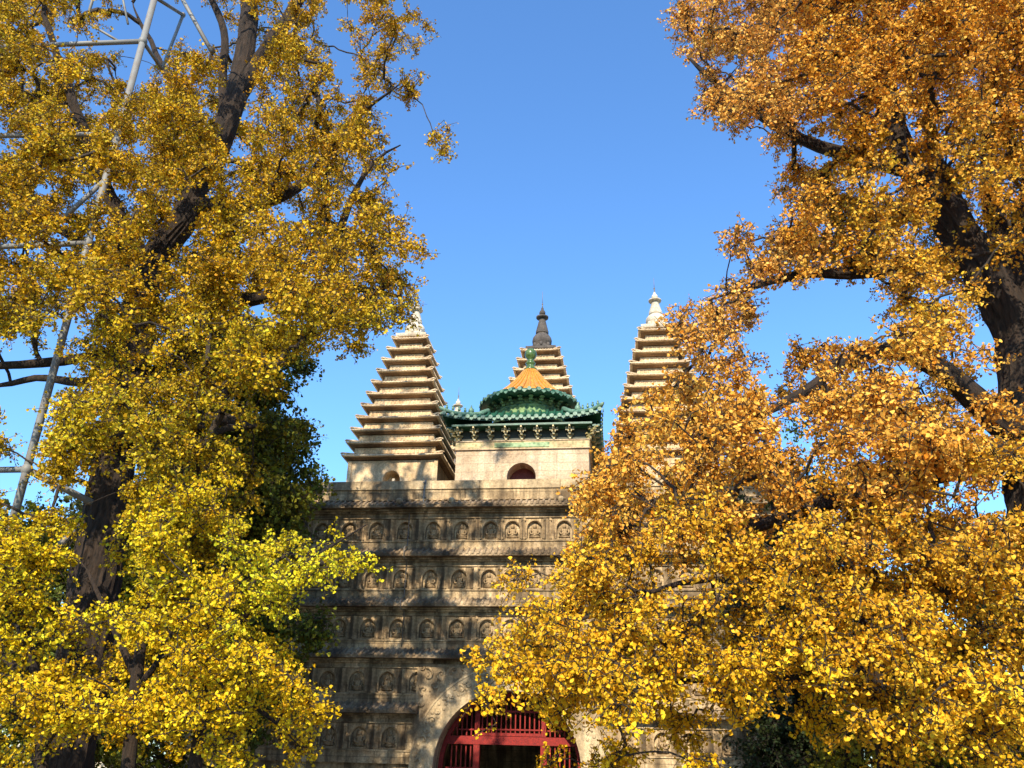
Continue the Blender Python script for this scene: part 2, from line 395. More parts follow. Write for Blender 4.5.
for k, (zl, zt) in enumerate(tiers):
    z = zl+.163
    if k < 3:
        xs = [(0, .249)]
        for s_ in (-1, 1): xs += [(s_*.5, .249)]+[(s_*(1.16+.655*i), .326) for i in range(9)]
        for s_ in (-1, 1): fillx = s_*.79
        for s_ in (-1, 1):
            for a_, b_, y_ in ((.751, .832, -.01), (6.73, HW, -.02)):
                p = MB(); p.box(min(s_*a_, s_*b_), max(s_*a_, s_*b_), y_, .068, z, z+.494); p.build('pilaster', M_niche, base)
    elif k == 3: xs = [(s_*(1.95+.655*i), .326) for s_ in (-1, 1) for i in range(7)]
    else: xs = [(s_*(2.45+.655*i), .326) for s_ in (-1, 1) for i in range(6)]
    if k >= 3:
        e = xs[6 if k == 3 else 5][0]; e = abs(e)+.327
        for s_ in (-1, 1):
            for a_, b_ in ((e, HW), (1.953, 2.12)):
                if a_ > 1.96 or k == 4: p = MB(); p.box(min(s_*a_, s_*b_), max(s_*a_, s_*b_), -.005, .068, z, z+.494); p.build('wall_panel', M_wall, base)
    for x, w2 in xs: niche(x, w2, z, cnt+k); cnt += 1
# portal
p = MB(); p.arch_slab(-1.949, 1.949, 0, 3.497, -.04, .068, 0, 1.72, 0, 1.5, 1.72, n=32); p.build('arch_spandrel', M_carve, base)
p = MB(); p.arch_band(0, 1.5, 1.64, 1.95, -.085, -.042, 0, 40); 
random.seed(3)
def scroll(p, cx_, cz_, r_, a0, dirn, y_, th):
    pts = []
    for i in range(13):
        k = i/12; a = a0+dirn*k*4.6; rr_ = r_*(1-.8*k); pts.append((cx_+rr_*math.cos(a), y_-.012*math.sin(k*3), cz_+rr_*math.sin(a)))
    p.tube(pts, [th*(1-.5*i/12) for i in range(13)], 6)
    p.ell((cx_, y_, cz_), (r_*.25, .02, r_*.25), 8, 4)
for i in range(27):
    a = math.pi*(i+.5)/27; rm = 1.795; x_, z_ = rm*math.cos(a), 1.5+rm*math.sin(a)
    scroll(p, x_, z_, random.uniform(.075, .095), a+random.uniform(-.5, .5), 1 if i % 2 else -1, -.085, .022)
    a += math.pi/54; p.ell((1.73*math.cos(a), -.085, 1.5+1.73*math.sin(a)), (.035, .02, .035), 6, 4); p.ell((1.87*math.cos(a), -.085, 1.5+1.87*math.sin(a)), (.035, .02, .035), 6, 4)
for s_ in (-1, 1):
    for i in range(8): scroll(p, s_*1.795, .1+i*.18, .08, i, 1 if i % 2 else -1, -.085, .022)
p.build('carved_archivolt', M_carvelit, base)
for s_ in (-1, 1):
    for (x_, z_, r_) in ((1.72, 3.28, .15), (1.42, 3.3, .12), (1.78, 2.98, .12), (1.16, 3.38, .09), (1.84, 2.72, .08), (1.55, 3.1, .09), (.95, 3.44, .06), (1.3, 3.42, .06), (1.85, 3.42, .06)):
        if math.hypot(x_, z_-1.5)-r_ > 1.93: p = MB(); scroll(p, s_*x_, z_, r_, random.uniform(0, 6), s_, -.042, .02+r_*.08); p.build('scroll_relief', M_carve, base)
p = MB(); p.arch_band(0, 1.5, 1.498, 1.64, -.11, .25, 0, 40); p.arch_band(0, 1.5, 1.951, 1.99, -.1, -.045, 0, 40); p.build('arch_moulding', M_arch, base)
door = MB()
door.arch_band(0, 1.5, 1.41, 1.497, .45, .56, 0, 32)
door.box(-1.36, 1.36, .44, .57, 1.97, 2.13)
door = door.build('door_screen', M_red, base)
for x in (-.70, .70): p = MB(); p.box(x-.065, x+.065, .43, .58, 0, 1.965); p.build('post', M_red, door)
for x in (-.70, .70): p = MB(); p.box(x-.05, x+.05, .44, .57, 2.135, 2.62); p.build('mullion', M_red, door)
p = MB()
for i in range(13):
    x = -.6+i*.1; zt = 1.5+math.sqrt(max(0, 1.41**2-x*x)); p.box(x-.013, x+.013, .49, .52, 2.14, zt)
p.box(-.645, .645, .48, .53, 2.25, 2.28); p.box(-.645, .645, .48, .53, 2.6, 2.64); p.box(-.645, .645, .46, .55, 2.14, 2.2)
p.build('grille', M_red, door)
for s_ in (-1, 1):
    p = MB()
    for i in range(5):
        x = s_*(.83+i*.1); zt = 1.5+math.sqrt(max(0, 1.41**2-x*x)); p.box(x-.013, x+.013, .49, .52, .7, 1.96)
        if zt > 2.16: p.box(x-.013, x+.013, .49, .52, 2.14, zt)
    a, b_ = sorted((s_*.77, s_*1.34))
    p.box(a, b_, .485, .525, 1.5, 1.53); p.box(a, b_, .485, .525, 2.22, 2.245) if False else None
    a, b_ = sorted((s_*.77, s_*1.1)); p.box(a, b_, .485, .525, 2.24, 2.27)
    p.build('grille', M_red, door)
    p = MB(); a, b_ = sorted((s_*.77, s_*1.36)); p.box(a, b_, .47, .54, 0, .69); p.build('door_panel', M_rust, door)

# ---------------------------------------------------------------- pagodas
def roof_eave(name, par_, b, z, hb_lo, hb_hi, m_, lift=.014, th=.045, rise=.09, cor=.045):
    """square tiled eave: corbel below, lip, sloping roof with tile ridges, corners slightly lifted"""
    p = MB(); nseg = 8
    def ring(h, zz, lf):
        out_ = []
        for q in range(4):
            for i in range(nseg):
                u_ = -1+2*i/nseg; x, y = (u_*h, -h)
                for _ in range(q): x, y = -y, x
                out_.append((x, y, zz+lf*abs(u_)**5))
        return out_
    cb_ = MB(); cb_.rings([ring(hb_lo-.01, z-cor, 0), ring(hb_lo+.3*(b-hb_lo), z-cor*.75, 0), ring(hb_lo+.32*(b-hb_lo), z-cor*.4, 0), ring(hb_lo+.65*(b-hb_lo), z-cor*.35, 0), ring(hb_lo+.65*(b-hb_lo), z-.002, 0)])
    p.rings([ring(hb_lo, z, 0), ring(b-.02, z, lift), ring(b, z+th*.3, lift), ring(b, z+th, lift), ring(hb_hi, z+th+rise, 0)])
    sp = .088; n = max(4, int(2*b/sp))
    for q in range(4):
        for i in range(n+1):
            u_ = -1+2*i/n; xo = u_*(b-.012); lf = lift*abs(u_)**5
            xi = max(-hb_hi, min(hb_hi, xo)); k = 0 if abs(xo) <= hb_hi else (abs(xo)-hb_hi)/(b-hb_hi)
            yi = -(hb_hi+(b-hb_hi)*k); zi = z+th+rise*(1-k)+lf*k
            pts = [(xo, -b-.012, z+th*.75+lf), (xo, yi, zi+.004)]
            rr = []
            for x, y, zz in pts:
                c_ = [(x-.02, y, zz-.02), (x+.02, y, zz-.02), (x+.016, y, zz+.018), (x-.016, y, zz+.018)]
                for _ in range(q): c_ = [(-b2, a2, z2) for a2, b2, z2 in c_]
                rr.append(c_)
            p.rings(rr)
        rr = []
        for h, zz, s2 in ((b+.015, z+th+lift+.02, .03), (hb_hi, z+th+rise+.01, .025)):      # hip ridges
            x, y = h, -h
            c_ = [(x-s2, y-s2, zz), (x+s2, y+s2, zz), (x+s2, y+s2, zz+.035), (x-s2, y-s2, zz+.035)]
            for _ in range(q): c_ = [(-b2, a2, z2) for a2, b2, z2 in c_]
            rr.append(c_)
        p.rings(rr)
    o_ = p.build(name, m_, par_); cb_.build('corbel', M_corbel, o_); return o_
def storey(par_, h, z0, z1, m_):
    p = MB(); p.sq([(h, z0), (h, z1)])
    n = max(4, int(2*h/.105))
    for q in range(4):
        for i in range(n):          # rows of little carved figures
            u_ = -h+(i+.5)*2*h/n; hgt = (z1-z0)
            c0 = [(u_-.022, -h-.016), (u_+.022, -h-.016), (u_+.03, -h+.002), (u_-.03, -h+.002)]
            c1 = [(u_-.012, -h-.012), (u_+.012, -h-.012), (u_+.015, -h+.002), (u_-.015, -h+.002)]
            rr = [[(x, y, zz) for x, y in cc] for cc, zz in ((c0, z0+.005), (c0, z0+hgt*.5), (c1, z0+hgt*.62), (c1, z0+hgt*.86))]
            for k_ in range(q): rr = [[(-b2, a2, z2) for a2, b2, z2 in r_] for r_ in rr]
            p.rings(rr)
    return p.build('storey', m_, par_)
def spire(par_, z, k, m_, kz=1.0):
    p = MB(); 
    s_ = par_ 
    p.sq([(.44*k, z), (.46*k, z+.04), (.46*k, z+.1), (.36*k, z+.13), (.34*k, z+.17)])
    sp = p.build('spire', m_, s_)
    b_ = MB(); zz = z+.17
    b_.lathe([(.30*k, 0), (.32*k, .05*kz), (.25*k, .09*kz), (.235*k, .12*kz), (.29*k, .17*kz), (.305*k, .25*kz), (.285*k, .33*kz), (.23*k, .40*kz), (.17*k, .43*kz), (.175*k, .46*kz), (.20*k, .47*kz), (.20*k, .50*kz)], 24, 0, 0, zz)
    for i in range(8):
        a = i*math.pi/4; b_.ell((.29*k*math.cos(a), .29*k*math.sin(a), zz+.08*kz), (.06*k, .06*k, .07*kz), 8, 5)
    b_.build('bell', m_, sp)
    n_ = MB(); z2 = zz+.50*kz; pr = []
    for i in range(9):
        r0 = (.20-.013*i)*k; pr += [(r0, i*.045*kz), (r0, i*.045*kz+.03*kz), (r0-.02*k, i*.045*kz+.034*kz)]
    n_.lathe(pr, 20, 0, 0, z2); z3 = z2+.405*kz; n_.build('ringed_neck', m_, sp)
    c_ = MB(); c_.lathe([(.06*k, 0), (.19*k, .015), (.195*k, .05*kz), (.10*k, .08*kz), (.06*k, .10*kz)], 20, 0, 0, z3); c_.build('canopy_disc', m_, sp)
    d_ = MB(); z4 = z3+.10*kz; d_.lathe([(.05*k, 0), (.09*k, .03*kz), (.10*k, .07*kz), (.08*k, .12*kz), (.04*k, .16*kz), (.045*k, .19*kz), (.03*k, .22*kz), (.02*k, .24*kz)], 16, 0, 0, z4); d_.build('jewel', m_, sp)
    return z4+.24*kz, sp
PB = 6.95
def pagoda(name, label, n, b0, bt, z1, dz, loc, group, k, ztip, smat, kz=1.0, spire_z=None):
    t_ = thing(name, label, 'pagoda', loc, group)
    bb = lambda i: b0+(bt-b0)*(max(0, i)/(n-1))**1.12
    hb = lambda i: bb(i)-.20
    h0 = hb(0)
    p = MB(); p.sq([(b0+.05, 0), (b0+.05, .18), (b0-.05, .24), (b0-.1, .34), (b0-.1, .5), (b0+.0, .58), (b0, .68), (h0+.02, .72)]); p.build('plinth', M_pag, t_)
    p = MB(); p.arch_slab(-h0, h0, .7, z1-.07, -h0, -h0+.35, 0, .225, .75, 1.53, .225, 14, .1)
    p.sq([(h0-.36, .72), (h0-.36, z1-.07)]) if False else p.box(-h0, h0, -h0+.352, h0, .7, z1-.07)
    p.arch_band(0, 1.53, .24, .29, -h0-.025, -h0-.002, .75, 16)
    for i, x in enumerate([-.9, -.6, .6, .9]):
        if abs(x) < h0-.15: p.ell((x*h0/1.2, -h0, 1.35), (.09, .05, .22), 8, 6)
    for s_ in (-1, 1): p.box(s_*h0-.05, s_*h0+.05, -h0-.03, -h0+.05, .7, z1-.08)
    bd = p.build('body', M_pag, t_)
    p = MB(); p.ell((0, -h0+.2, 1.42), (.07, .06, .1)); p.ell((0, -h0+.2, 1.56), (.05, .05, .06)); p.ell((0, -h0+.2, 1.2), (.12, .09, .14)); p.build('niche_statue', M_spire, bd)
    for i in range(n):
        z = z1+dz*i; b = bb(i); lo = hb(i); hi = hb(i+1) if i < n-1 else lo*.8
        roof_eave('eave', t_, b, z, lo, hi, M_pageave)
        if i < n-1: storey(t_, hi, z+.16, z+dz-.07, M_pag)
    zt, sp = spire(t_, z1+dz*(n-1)+.15, k, smat, kz)
    p = MB(); p.tube([(0, 0, zt-.02), (0, 0, zt+.12)], .018, 8); p.ell((0, 0, zt+.12), (.03, .03, .03), 8, 5); p.tube([(0, 0, zt+.12), (0, 0, ztip)], [.011, .006], 6); p.build('lightning_rod', M_wire, sp)
    return t_
G5 = 'stone pagodas standing on the temple base'
pL = pagoda('stone_pagoda', 'tall tiered stone pagoda left of the green-roofed pavilion, its white spire behind ginkgo leaves', 11, 1.39, .54, 9.076-PB, .397, (-3.63, 3.81, PB), G5, 1.0, 15.1-PB, M_spire)
pC = pagoda('stone_pagoda', 'stone pagoda behind the round amber roof, the only one with a dark bronze spire', 13, 1.70, .64, 9.16-PB, .3925, (0, 6.6, PB), G5, 1.08, 16.45-PB, M_bronze, 1.32)
index_children()
def pag_copy(loc, label):
    c_ = copy_tree(pL); c_.location = loc; c_['label'] = label; return c_
pag_copy((3.63, 3.81, PB), 'tiered stone pagoda right of the green-roofed pavilion, its white spire clear against the sky')
pag_copy((-3.72, 11.4, PB), 'rear stone pagoda of which only the small pale spire tip shows above the green eave')
pag_copy((3.63, 11.4, PB), 'rear stone pagoda hidden behind the right front pagoda and orange leaves')

# ---------------------------------------------------------------- glazed pavilion
pav = thing('glazed_pavilion', 'square plastered pavilion with green tiled eaves and a round amber tiled roof on top', 'pavilion', (0, 3.18, PB))
Z = lambda z: z-PB
h = 1.68
p = MB(); p.arch_slab(-h, h, 0, Z(8.86), -h, -h+.5, 0, .36, 0, Z(8.12), .36, 20, .03); p.box(-h, h, -h+.502, h, 0, Z(8.86)); wl = p.build('wall', M_pav, pav)
p = MB(); p.arch_band(0, Z(8.12), .362, .66, -h-.03, -h-.002, 0, 28); p.build('arch_surround', M_pav, pav)
p = MB(); p.box(-.36, .36, -h+.44, -h+.5, 0, Z(8.5)); p.build('doorway', M_rust, pav)
p = MB(); p.box(-h-.02, h+.02, -h-.025, h+.02, Z(8.862), Z(9.06)); fr = p.build('glazed_frieze', M_glazeband, pav)
p = MB(); p.box(-h-.04, h+.04, -h-.045, h+.04, Z(8.845), Z(8.861)); p.box(-h-.04, h+.04, -h-.045, h+.04, Z(9.062), Z(9.085)); p.build('border', M_pav, fr)
p = MB(); p.box(-.7, .7, -h-.04, -h-.027, Z(8.9), Z(9.02)); p.build('glazed_panel', M_glazegreen, fr)
p = MB(); p.box(-h+.04, h-.04, -h+.04, h-.04, Z(9.087), Z(9.46)); p.build('bracket_wall', M_bandark, pav)
def bracket_mesh():
    p = MB(); p.box(-.03, .03, -.1, .02, 0, .07); p.box(-.055, .055, -.07, 0, .065, .1); p.box(-.09, .09, -.06, 0, .12, .16)
    p.box(-.025, .025, -.19, 0, .1, .15); p.box(-.05, .05, -.2, -.13, .16, .2); p.box(-.11, .11, -.18, -.12, .205, .245); p.box(-.025, .025, -.3, -.1, .2, .26)
    for x in (-.085, .085): p.box(x-.025, x+.025, -.19, -.11, .25, .29)
    p.box(-.02, .02, -.36, -.25, .24, .28); return p
br0 = None
for q in range(4):
    for i in range(9):
        u_ = -1+2*i/8
        if br0 is None: o = br0 = bracket_mesh().build('bracket', M_gold, pav)
        else: o = br0.copy(); COL.objects.link(o); o.parent = pav
        a = q*math.pi/2; x, y = u_*(h-.06), -h+.03
        if i == 8: x = h-.02; 
        for _ in range(q): x, y = -y, x
        o.location = (x, y, Z(9.09)); o.rotation_euler = (0, 0, a+(math.pi/4 if i == 8 else 0))
p = MB(); 
for q in range(4):
    m_ = Matrix.Rotation(q*math.pi/2, 3, 'Z')
    for (y0, y1, z0, z1) in ((-h-.1, -h+.02, 9.38, 9.42), (-h-.28, -h-.1, 9.40, 9.45)):
        vs_ = [m_ @ Vector(c_) for c_ in ((-h-.1, y0, Z(z0)+.002*q), (h+.1, y0, Z(z0)+.002*q), (h+.1, y1, Z(z0)+.002*q), (-h-.1, y1, Z(z0)+.002*q), (-h-.1, y0, Z(z1)+.002*q), (h+.1, y0, Z(z1)+.002*q), (h+.1, y1, Z(z1)+.002*q), (-h-.1, y1, Z(z1)+.002*q))]
        p.add(vs_, [(0, 3, 2, 1), (4, 5, 6, 7), (0, 1, 5, 4), (1, 2, 6, 5), (2, 3, 7, 6), (3, 0, 4, 7)])
p.build('eave_beam', M_green, pav)
EH, IH = 1.97, 1.0
def roofpt(u_, v_):       # u along side -1..1, v 0 inner 1 edge ; front side
    hh = IH+(EH-IH)*v_; x = u_*hh; z = 10.15-(10.15-9.6)*(v_**.72)+.14*(abs(u_)**4)*v_**2; y = -hh-.05*(abs(u_)**4)*v_**2
    return (x*(1+.02*abs(u_)**4*v_), y, Z(z))
p = MB(); NU, NV = 24, 6
for q in range(4):
    m_ = Matrix.Rotation(q*math.pi/2, 3, 'Z')
    for off, fl in ((0, 0), (-.07, 1)):
        g_ = [[m_ @ (Vector(roofpt(-1+2*i/NU, j/NV))+Vector((0, 0, off))) for i in range(NU+1)] for j in range(NV+1)]
        vv = [c_ for r_ in g_ for c_ in r_]; p.add(vv, [(j*(NU+1)+i, j*(NU+1)+i+1, (j+1)*(NU+1)+i+1, (j+1)*(NU+1)+i) for j in range(NV) for i in range(NU)], True)
    e0 = [m_ @ Vector(roofpt(-1+2*i/NU, 1)) for i in range(NU+1)]; e1 = [c_-Vector((0, 0, .07)) for c_ in e0]
    p.add(e0+e1, [(i, i+1, NU+2+i, NU+1+i) for i in range(NU)])
lr = p.build('lower_roof', M_green, pav)
p = MB(); pd = MB(); NT = 21
for q in range(4):
    m_ = Matrix.Rotation(q*math.pi/2, 3, 'Z')
    for i in range(NT):
        xo = (-1+2*i/(NT-1))*.985*EH; pts = []
        for j in range(6):
            v_ = 1-j/5; hh = IH+(EH-IH)*v_
            u_ = xo/hh
            if abs(u_) > 1: break
            pts.append(m_ @ (Vector(roofpt(u_, v_))+Vector((0, -.015 if j == 0 else 0, .02))))
        if len(pts) > 1: p.tube(pts, .042, 7)
        c0 = Vector(roofpt(xo/EH, 1))+Vector((0, -.03, .012)); rr = []
        for dy in (0, -.03):
            rr.append([m_ @ (c0+Vector((.055*math.cos(a), dy, .055*math.sin(a)))) for a in [2*math.pi*k_/10 for k_ in range(10)]])
        pd.rings(rr)
        if i < NT-1:
            c1 = Vector(roofpt((xo+.99*EH/(NT-1))/EH, 1))+Vector((0, -.02, -.0)); a_ = [(-.055, .0), (.055, .0), (.05, -.04), (0, -.085), (-.05, -.04)]
            pd.rings([[m_ @ (c1+Vector((x_, dy, z_))) for x_, z_ in a_] for dy in (0, -.02)])
p.build('tile_ridges', M_green, lr); pd.build('eave_tile_ends', M_greenpale, lr)
for q in range(4):
    m_ = Matrix.Rotation(q*math.pi/2, 3, 'Z'); p = MB()
    pts = [m_ @ (Vector(roofpt(1, v_))+Vector((0, 0, .06+.05*v_**6))) for v_ in (0, .2, .4, .6, .8, 1)]; pts.append(pts[-1]+(pts[-1]-pts[-2])*.35+Vector((0, 0, .05)))
    p.tube(pts, [.07, .07, .07, .065, .06, .065, .03], 8)
    for k_ in range(5):          # little roof beasts in file
        c_ = pts[2].lerp(pts[5], k_/4.6)+Vector((0, 0, .08)); p.ell(c_, (.04, .04, .05), 8, 5); p.ell(c_+Vector((0, 0, .06)), (.026, .026, .035), 8, 5)
        d_ = (pts[5]-pts[2]).normalized(); p.tube([c_+Vector((0, 0, .07)), c_+d_*.04+Vector((0, 0, .06))], [.02, .01], 5)
    c_ = pts[2]; p.ell(c_+Vector((0, 0, .1)), (.08, .08, .1), 8, 6); p.tube([c_+Vector((0, 0, .12)), c_+Vector((0, 0, .26))], [.05, .015], 6)
    p.build('hip_ridge', M_greenpale, lr)
p = MB(); p.lathe([(1.02, Z(10.02)), (1.02, Z(10.2)), (.97, Z(10.22)), (.97, Z(10.34)), (1.0, Z(10.36)), (1.0, Z(10.4))], 48); p.build('drum', M_drum, pav)
p = MB()
for i in range(24):
    a = 2*math.pi*(i+.5)/24; 
    for (r0, z0, s_) in ((1.02, 10.44, .06), (1.08, 10.5, .07), (1.14, 10.56, .075)):
        p.ell((r0*math.cos(a), r0*math.sin(a), Z(z0)), (s_, s_, .035), 6, 4)
p.lathe([(.96, Z(10.38)), (.96, Z(10.6))], 48); p.build('drum_brackets', M_drum, pav)
ER = 1.38
cone = [(ER, 10.66), (1.16, 10.78), (.93, 10.95), (.68, 11.18), (.44, 11.46), (.25, 11.72), (.14, 11.86)]
def cr(z): 
    return 0
p = MB(); p.lathe([(.95, Z(10.62)), (ER-.02, Z(10.60)), (ER, Z(10.63))]+[(r_, Z(z)) for r_, z in cone[:2]]+[(1.05, Z(10.75))], 60); ur0 = p.build('upper_eave', M_green, pav)
p = MB(); p.lathe([(1.165, Z(10.72))]+[(r_, Z(z)) for r_, z in cone[1:]], 60); ur = p.build('upper_roof', M_yellow, pav)
p = MB(); pg = MB(); pe = MB(); NR = 34
for i in range(NR):
    a = 2*math.pi*i/NR; ca, sa = math.cos(a), math.sin(a)
    p.tube([(r_*ca, r_*sa, Z(z)+.012) for r_, z in cone[1:]], [.043, .036, .03, .024, .019, .015], 6)
    pg.tube([(r_*ca, r_*sa, Z(z)+.012) for r_, z in cone[:2]], [.045, .043], 7)
    rr = []
    for dr in (0, .035):
        rr.append([((ER+dr)*ca-.055*math.cos(k_)*sa, (ER+dr)*sa+.055*math.cos(k_)*ca, Z(10.665)+.055*math.sin(k_)) for k_ in [2*math.pi*j/10 for j in range(10)]])
    pe.rings(rr)
    a2 = a+math.pi/NR; c2, s2 = math.cos(a2), math.sin(a2); sh = [(-.055, .0), (.055, .0), (.05, -.04), (0, -.08), (-.05, -.04)]
    pe.rings([[((ER+dr)*c2-x_*s2, (ER+dr)*s2+x_*c2, Z(10.64)+z_) for x_, z_ in sh] for dr in (0, .02)])
p.build('tile_ribs', M_yellow, ur); pg.build('tile_ridges', M_green, ur0); pe.build('eave_tile_ends', M_greenpale, ur0)
p = MB(); p.lathe([(.19, Z(11.80)), (.2, Z(11.86)), (.13, Z(11.92)), (.10, Z(11.98)), (.13, Z(12.02)), (.15, Z(12.06)), (.11, Z(12.11)), (.08, Z(12.15)), (.10, Z(12.19)), (.155, Z(12.25)), (.175, Z(12.34)), (.16, Z(12.43)), (.10, Z(12.50)), (.03, Z(12.53))], 24)
p.build('finial', M_finial, pav)
p = MB(); p.tube([(0, 0, 0), (0, 0, 4.75)], .022, 6); p.tube([(-.1, 0, 4.3), (.1, 0, 4.3)], .012, 5)
o = p.build('lightning_mast', M_wire, None, (-3.32, 9.4, PB)); o['label'] = 'thin metal lightning mast beside the small pale spire tip above the green eave'; o['category'] = 'mast'

# ---------------------------------------------------------------- trees
class Leaves:
    def __init__(s): s.P = []; s.D = []; s.S = []; s.C = []
    def add(s, P, D, S, C): s.P.append(P); s.D.append(D); s.S.append(S); s.C.append(C)
    def build(s, name, parent):
        P = np.concatenate(s.P); D = np.concatenate(s.D); S = np.concatenate(s.S); C = np.concatenate(s.C); n = len(P)
        D /= np.linalg.norm(D, axis=1, keepdims=True)+1e-9
        ref = RS.normal(size=(n, 3)); A = np.cross(D, ref); A /= np.linalg.norm(A, axis=1, keepdims=True)+1e-9
        Nn = np.cross(A, D); S = S[:, None]; fold = RS.uniform(.05, .3, (n, 1))
        V = np.empty((n, 5, 3))
        V[:, 0] = P; V[:, 1] = P+D*S*.72-A*S*.62+Nn*S*fold; V[:, 2] = P+D*S*1.02-A*S*.2+Nn*S*fold*.3
        V[:, 3] = P+D*S*1.0+A*S*.24+Nn*S*fold*.2; V[:, 4] = P+D*S*.7+A*S*.62+Nn*S*fold
        me = bpy.data.meshes.new(name); me.vertices.add(n*5); me.vertices.foreach_set('co', V.reshape(-1).astype(np.float32))
        tri = (np.arange(n)[:, None, None]*5+np.array([[0, 1, 2], [0, 2, 3], [0, 3, 4]])[None]).reshape(-1)
        me.loops.add(n*9); me.loops.foreach_set('vertex_index', tri.astype(np.int32))
        me.polygons.add(n*3); me.polygons.foreach_set('loop_start', np.arange(0, n*9, 3, dtype=np.int32))
        me.update(calc_edges=True)
        ca = me.color_attributes.new('leaf_colour', 'FLOAT_COLOR', 'POINT')
        cc = np.ones((n, 5, 4), np.float32); cc[:, :, :3] = np.clip(C, .002, 1)[:, None, :]; ed_ = (RS.rand(n, 1, 1) < .45)*RS.uniform(0, 1, (n, 4, 1)); cc[:, 1:, :3] *= 1-ed_*np.array([.25, .42, .35]); ca.data.foreach_set('color', cc.reshape(-1))
        me.materials.append(M_leaf); o = bpy.data.objects.new(name, me); COL.objects.link(o); o.parent = parent
        return o, n
def resample(pts, step=.25):
    out_ = [pts[0]]
    for a, b in zip(pts[:-1], pts[1:]):
        n = max(1, int(np.linalg.norm(b-a)/step)); 
        for i in range(1, n+1): out_.append(a+(b-a)*i/n)
    return out_
def smooth(pts, it=2):
    pts = np.array(pts)
    for _ in range(it):
        q = pts.copy(); q[1:-1] = .25*pts[:-2]+.5*pts[1:-1]+.25*pts[2:]; pts = q
    return pts
def make_tree(root, limbs, tufts, cols, leaf=.052, per=60, spread=.26, droop=.35, tw=5, twl=.34, rmax=.06, rk=.0045, nl=4):
    """limbs: list of (points, radii); tufts: Nx3 ; cols: Nx3"""
    tb = MB(); P = []; par = []; isl = []
    for pts, rad in limbs:
        pp = resample([np.array(a, float) for a in pts], .14 if rad[0] > .12 else .25); n = len(pp); pp = smooth(pp, 8 if rad[0] > .12 else 3)
        jit = smooth(RS.normal(0, .05, (n, 3)), 3); pp = pp+jit*np.linspace(0, 1, n)[:, None]
        rr = np.interp(np.linspace(0, 1, n), np.linspace(0, 1, len(rad)), rad)
        rr = [float(a)*(1-.75*max(0, (q_/n-.8)*5)) if rad[-1] < .15 else float(a) for q_, a in enumerate(rr)]
        if rad[0] > .12: tb.bark_tube([tuple(a) for a in pp], rr, 44 if rad[0] > .25 else 24)
        else: tb.tube([tuple(a) for a in pp], rr, 8, True, .07)
        for i in range(n): P.append(pp[i]); par.append(-1); isl.append(1)
    tb.build('trunk', M_bark, root)
    cap = len(P)+len(tufts)*12+10; Q = np.zeros((cap, 3)); Q[:len(P)] = np.array(P); k = len(P); par = par+[0]*(cap-k)
    d0 = np.array([np.min(np.sum((Q[:k]-t_)**2, 1)) for t_ in tufts]); order = np.argsort(d0); ends = np.zeros(len(tufts), int)
    for ti in order:
        t_ = tufts[ti]; dd = np.sum((Q[:k]-t_)**2, 1); 
        pen = np.where(Q[:k, 2] > t_[2]+.3, .25, 0); j = int(np.argmin(dd+pen)); L = math.sqrt(dd[j]); n = max(2, min(10, int(L/.16)+1))
        a = Q[j].copy(); mid = (a+t_)/2+np.array([0, 0, .16*L])+RS.normal(0, .09*L+.01, 3); pr_ = j
        for i in range(1, n+1):
            u_ = i/n; q = (1-u_)**2*a+2*u_*(1-u_)*mid+u_*u_*t_
            if i < n: q = q+RS.normal(0, .018, 3)
            Q[k] = q; par[k] = pr_; pr_ = k; k += 1
        ends[ti] = k-1
    cnt_ = np.zeros(k); cnt_[ends] += 1
    nl_ = int(sum(isl))
    for i in range(k-1, nl_-1, -1): cnt_[par[i]] += cnt_[i]
    rad = np.minimum(rk*np.sqrt(np.maximum(cnt_, 1)), rmax)
    idx = np.arange(nl_, k); pa = np.array(par[:k])[idx]
    # branches: five-sided frusta, one mesh
    A = Q[pa]; B = Q[idx]; rb = rad[idx]; ra = np.where(pa < nl_, rb, rad[pa]); ra = np.minimum(ra, rb*1.5)
    extraA = []; extraB = []
    LV = Leaves(); n = len(tufts)
    # leafy twigs
    T = np.repeat(tufts, tw, 0); Cb = np.repeat(cols, tw, 0); m_ = len(T)
    dr = RS.normal(size=(m_, 3)); dr[:, 2] = dr[:, 2]*.7-droop; dr /= np.linalg.norm(dr, axis=1, keepdims=True)
    st = T+RS.normal(0, spread*.35, (m_, 3)); ln = RS.uniform(.5, 1.2, m_)*twl
    en = st+dr*ln[:, None]
    A2 = np.concatenate([A, T, st]); B2 = np.concatenate([B, st, en]); r1 = np.concatenate([ra, np.full(2*m_, .0045)]); r2 = np.concatenate([rb, np.full(m_, .004), np.full(m_, .0025)])
    d = B2-A2; d /= np.linalg.norm(d, axis=1, keepdims=True)+1e-9; ref = np.tile([.3, .5, .8], (len(d), 1)); X = np.cross(d, ref); X /= np.linalg.norm(X, axis=1, keepdims=True)+1e-9; Y_ = np.cross(d, X)
    ns = 4; V = np.empty((len(d), 2*ns, 3))
    for q in range(ns):
        a = 2*math.pi*q/ns; o_ = X*math.cos(a)+Y_*math.sin(a); V[:, q] = A2+o_*r1[:, None]; V[:, ns+q] = B2+o_*r2[:, None]
    F = np.array([[q, (q+1) % ns, ns+(q+1) % ns, ns+q] for q in range(ns)])
    fa = (np.arange(len(d))[:, None, None]*2*ns+F[None]).reshape(-1)
    me = bpy.data.meshes.new('branches'); me.vertices.add(len(d)*2*ns); me.vertices.foreach_set('co', V.reshape(-1).astype(np.float32))
    me.loops.add(len(fa)); me.loops.foreach_set('vertex_index', fa.astype(np.int32)); me.polygons.add(len(fa)//4); me.polygons.foreach_set('loop_start', np.arange(0, len(fa), 4, dtype=np.int32))
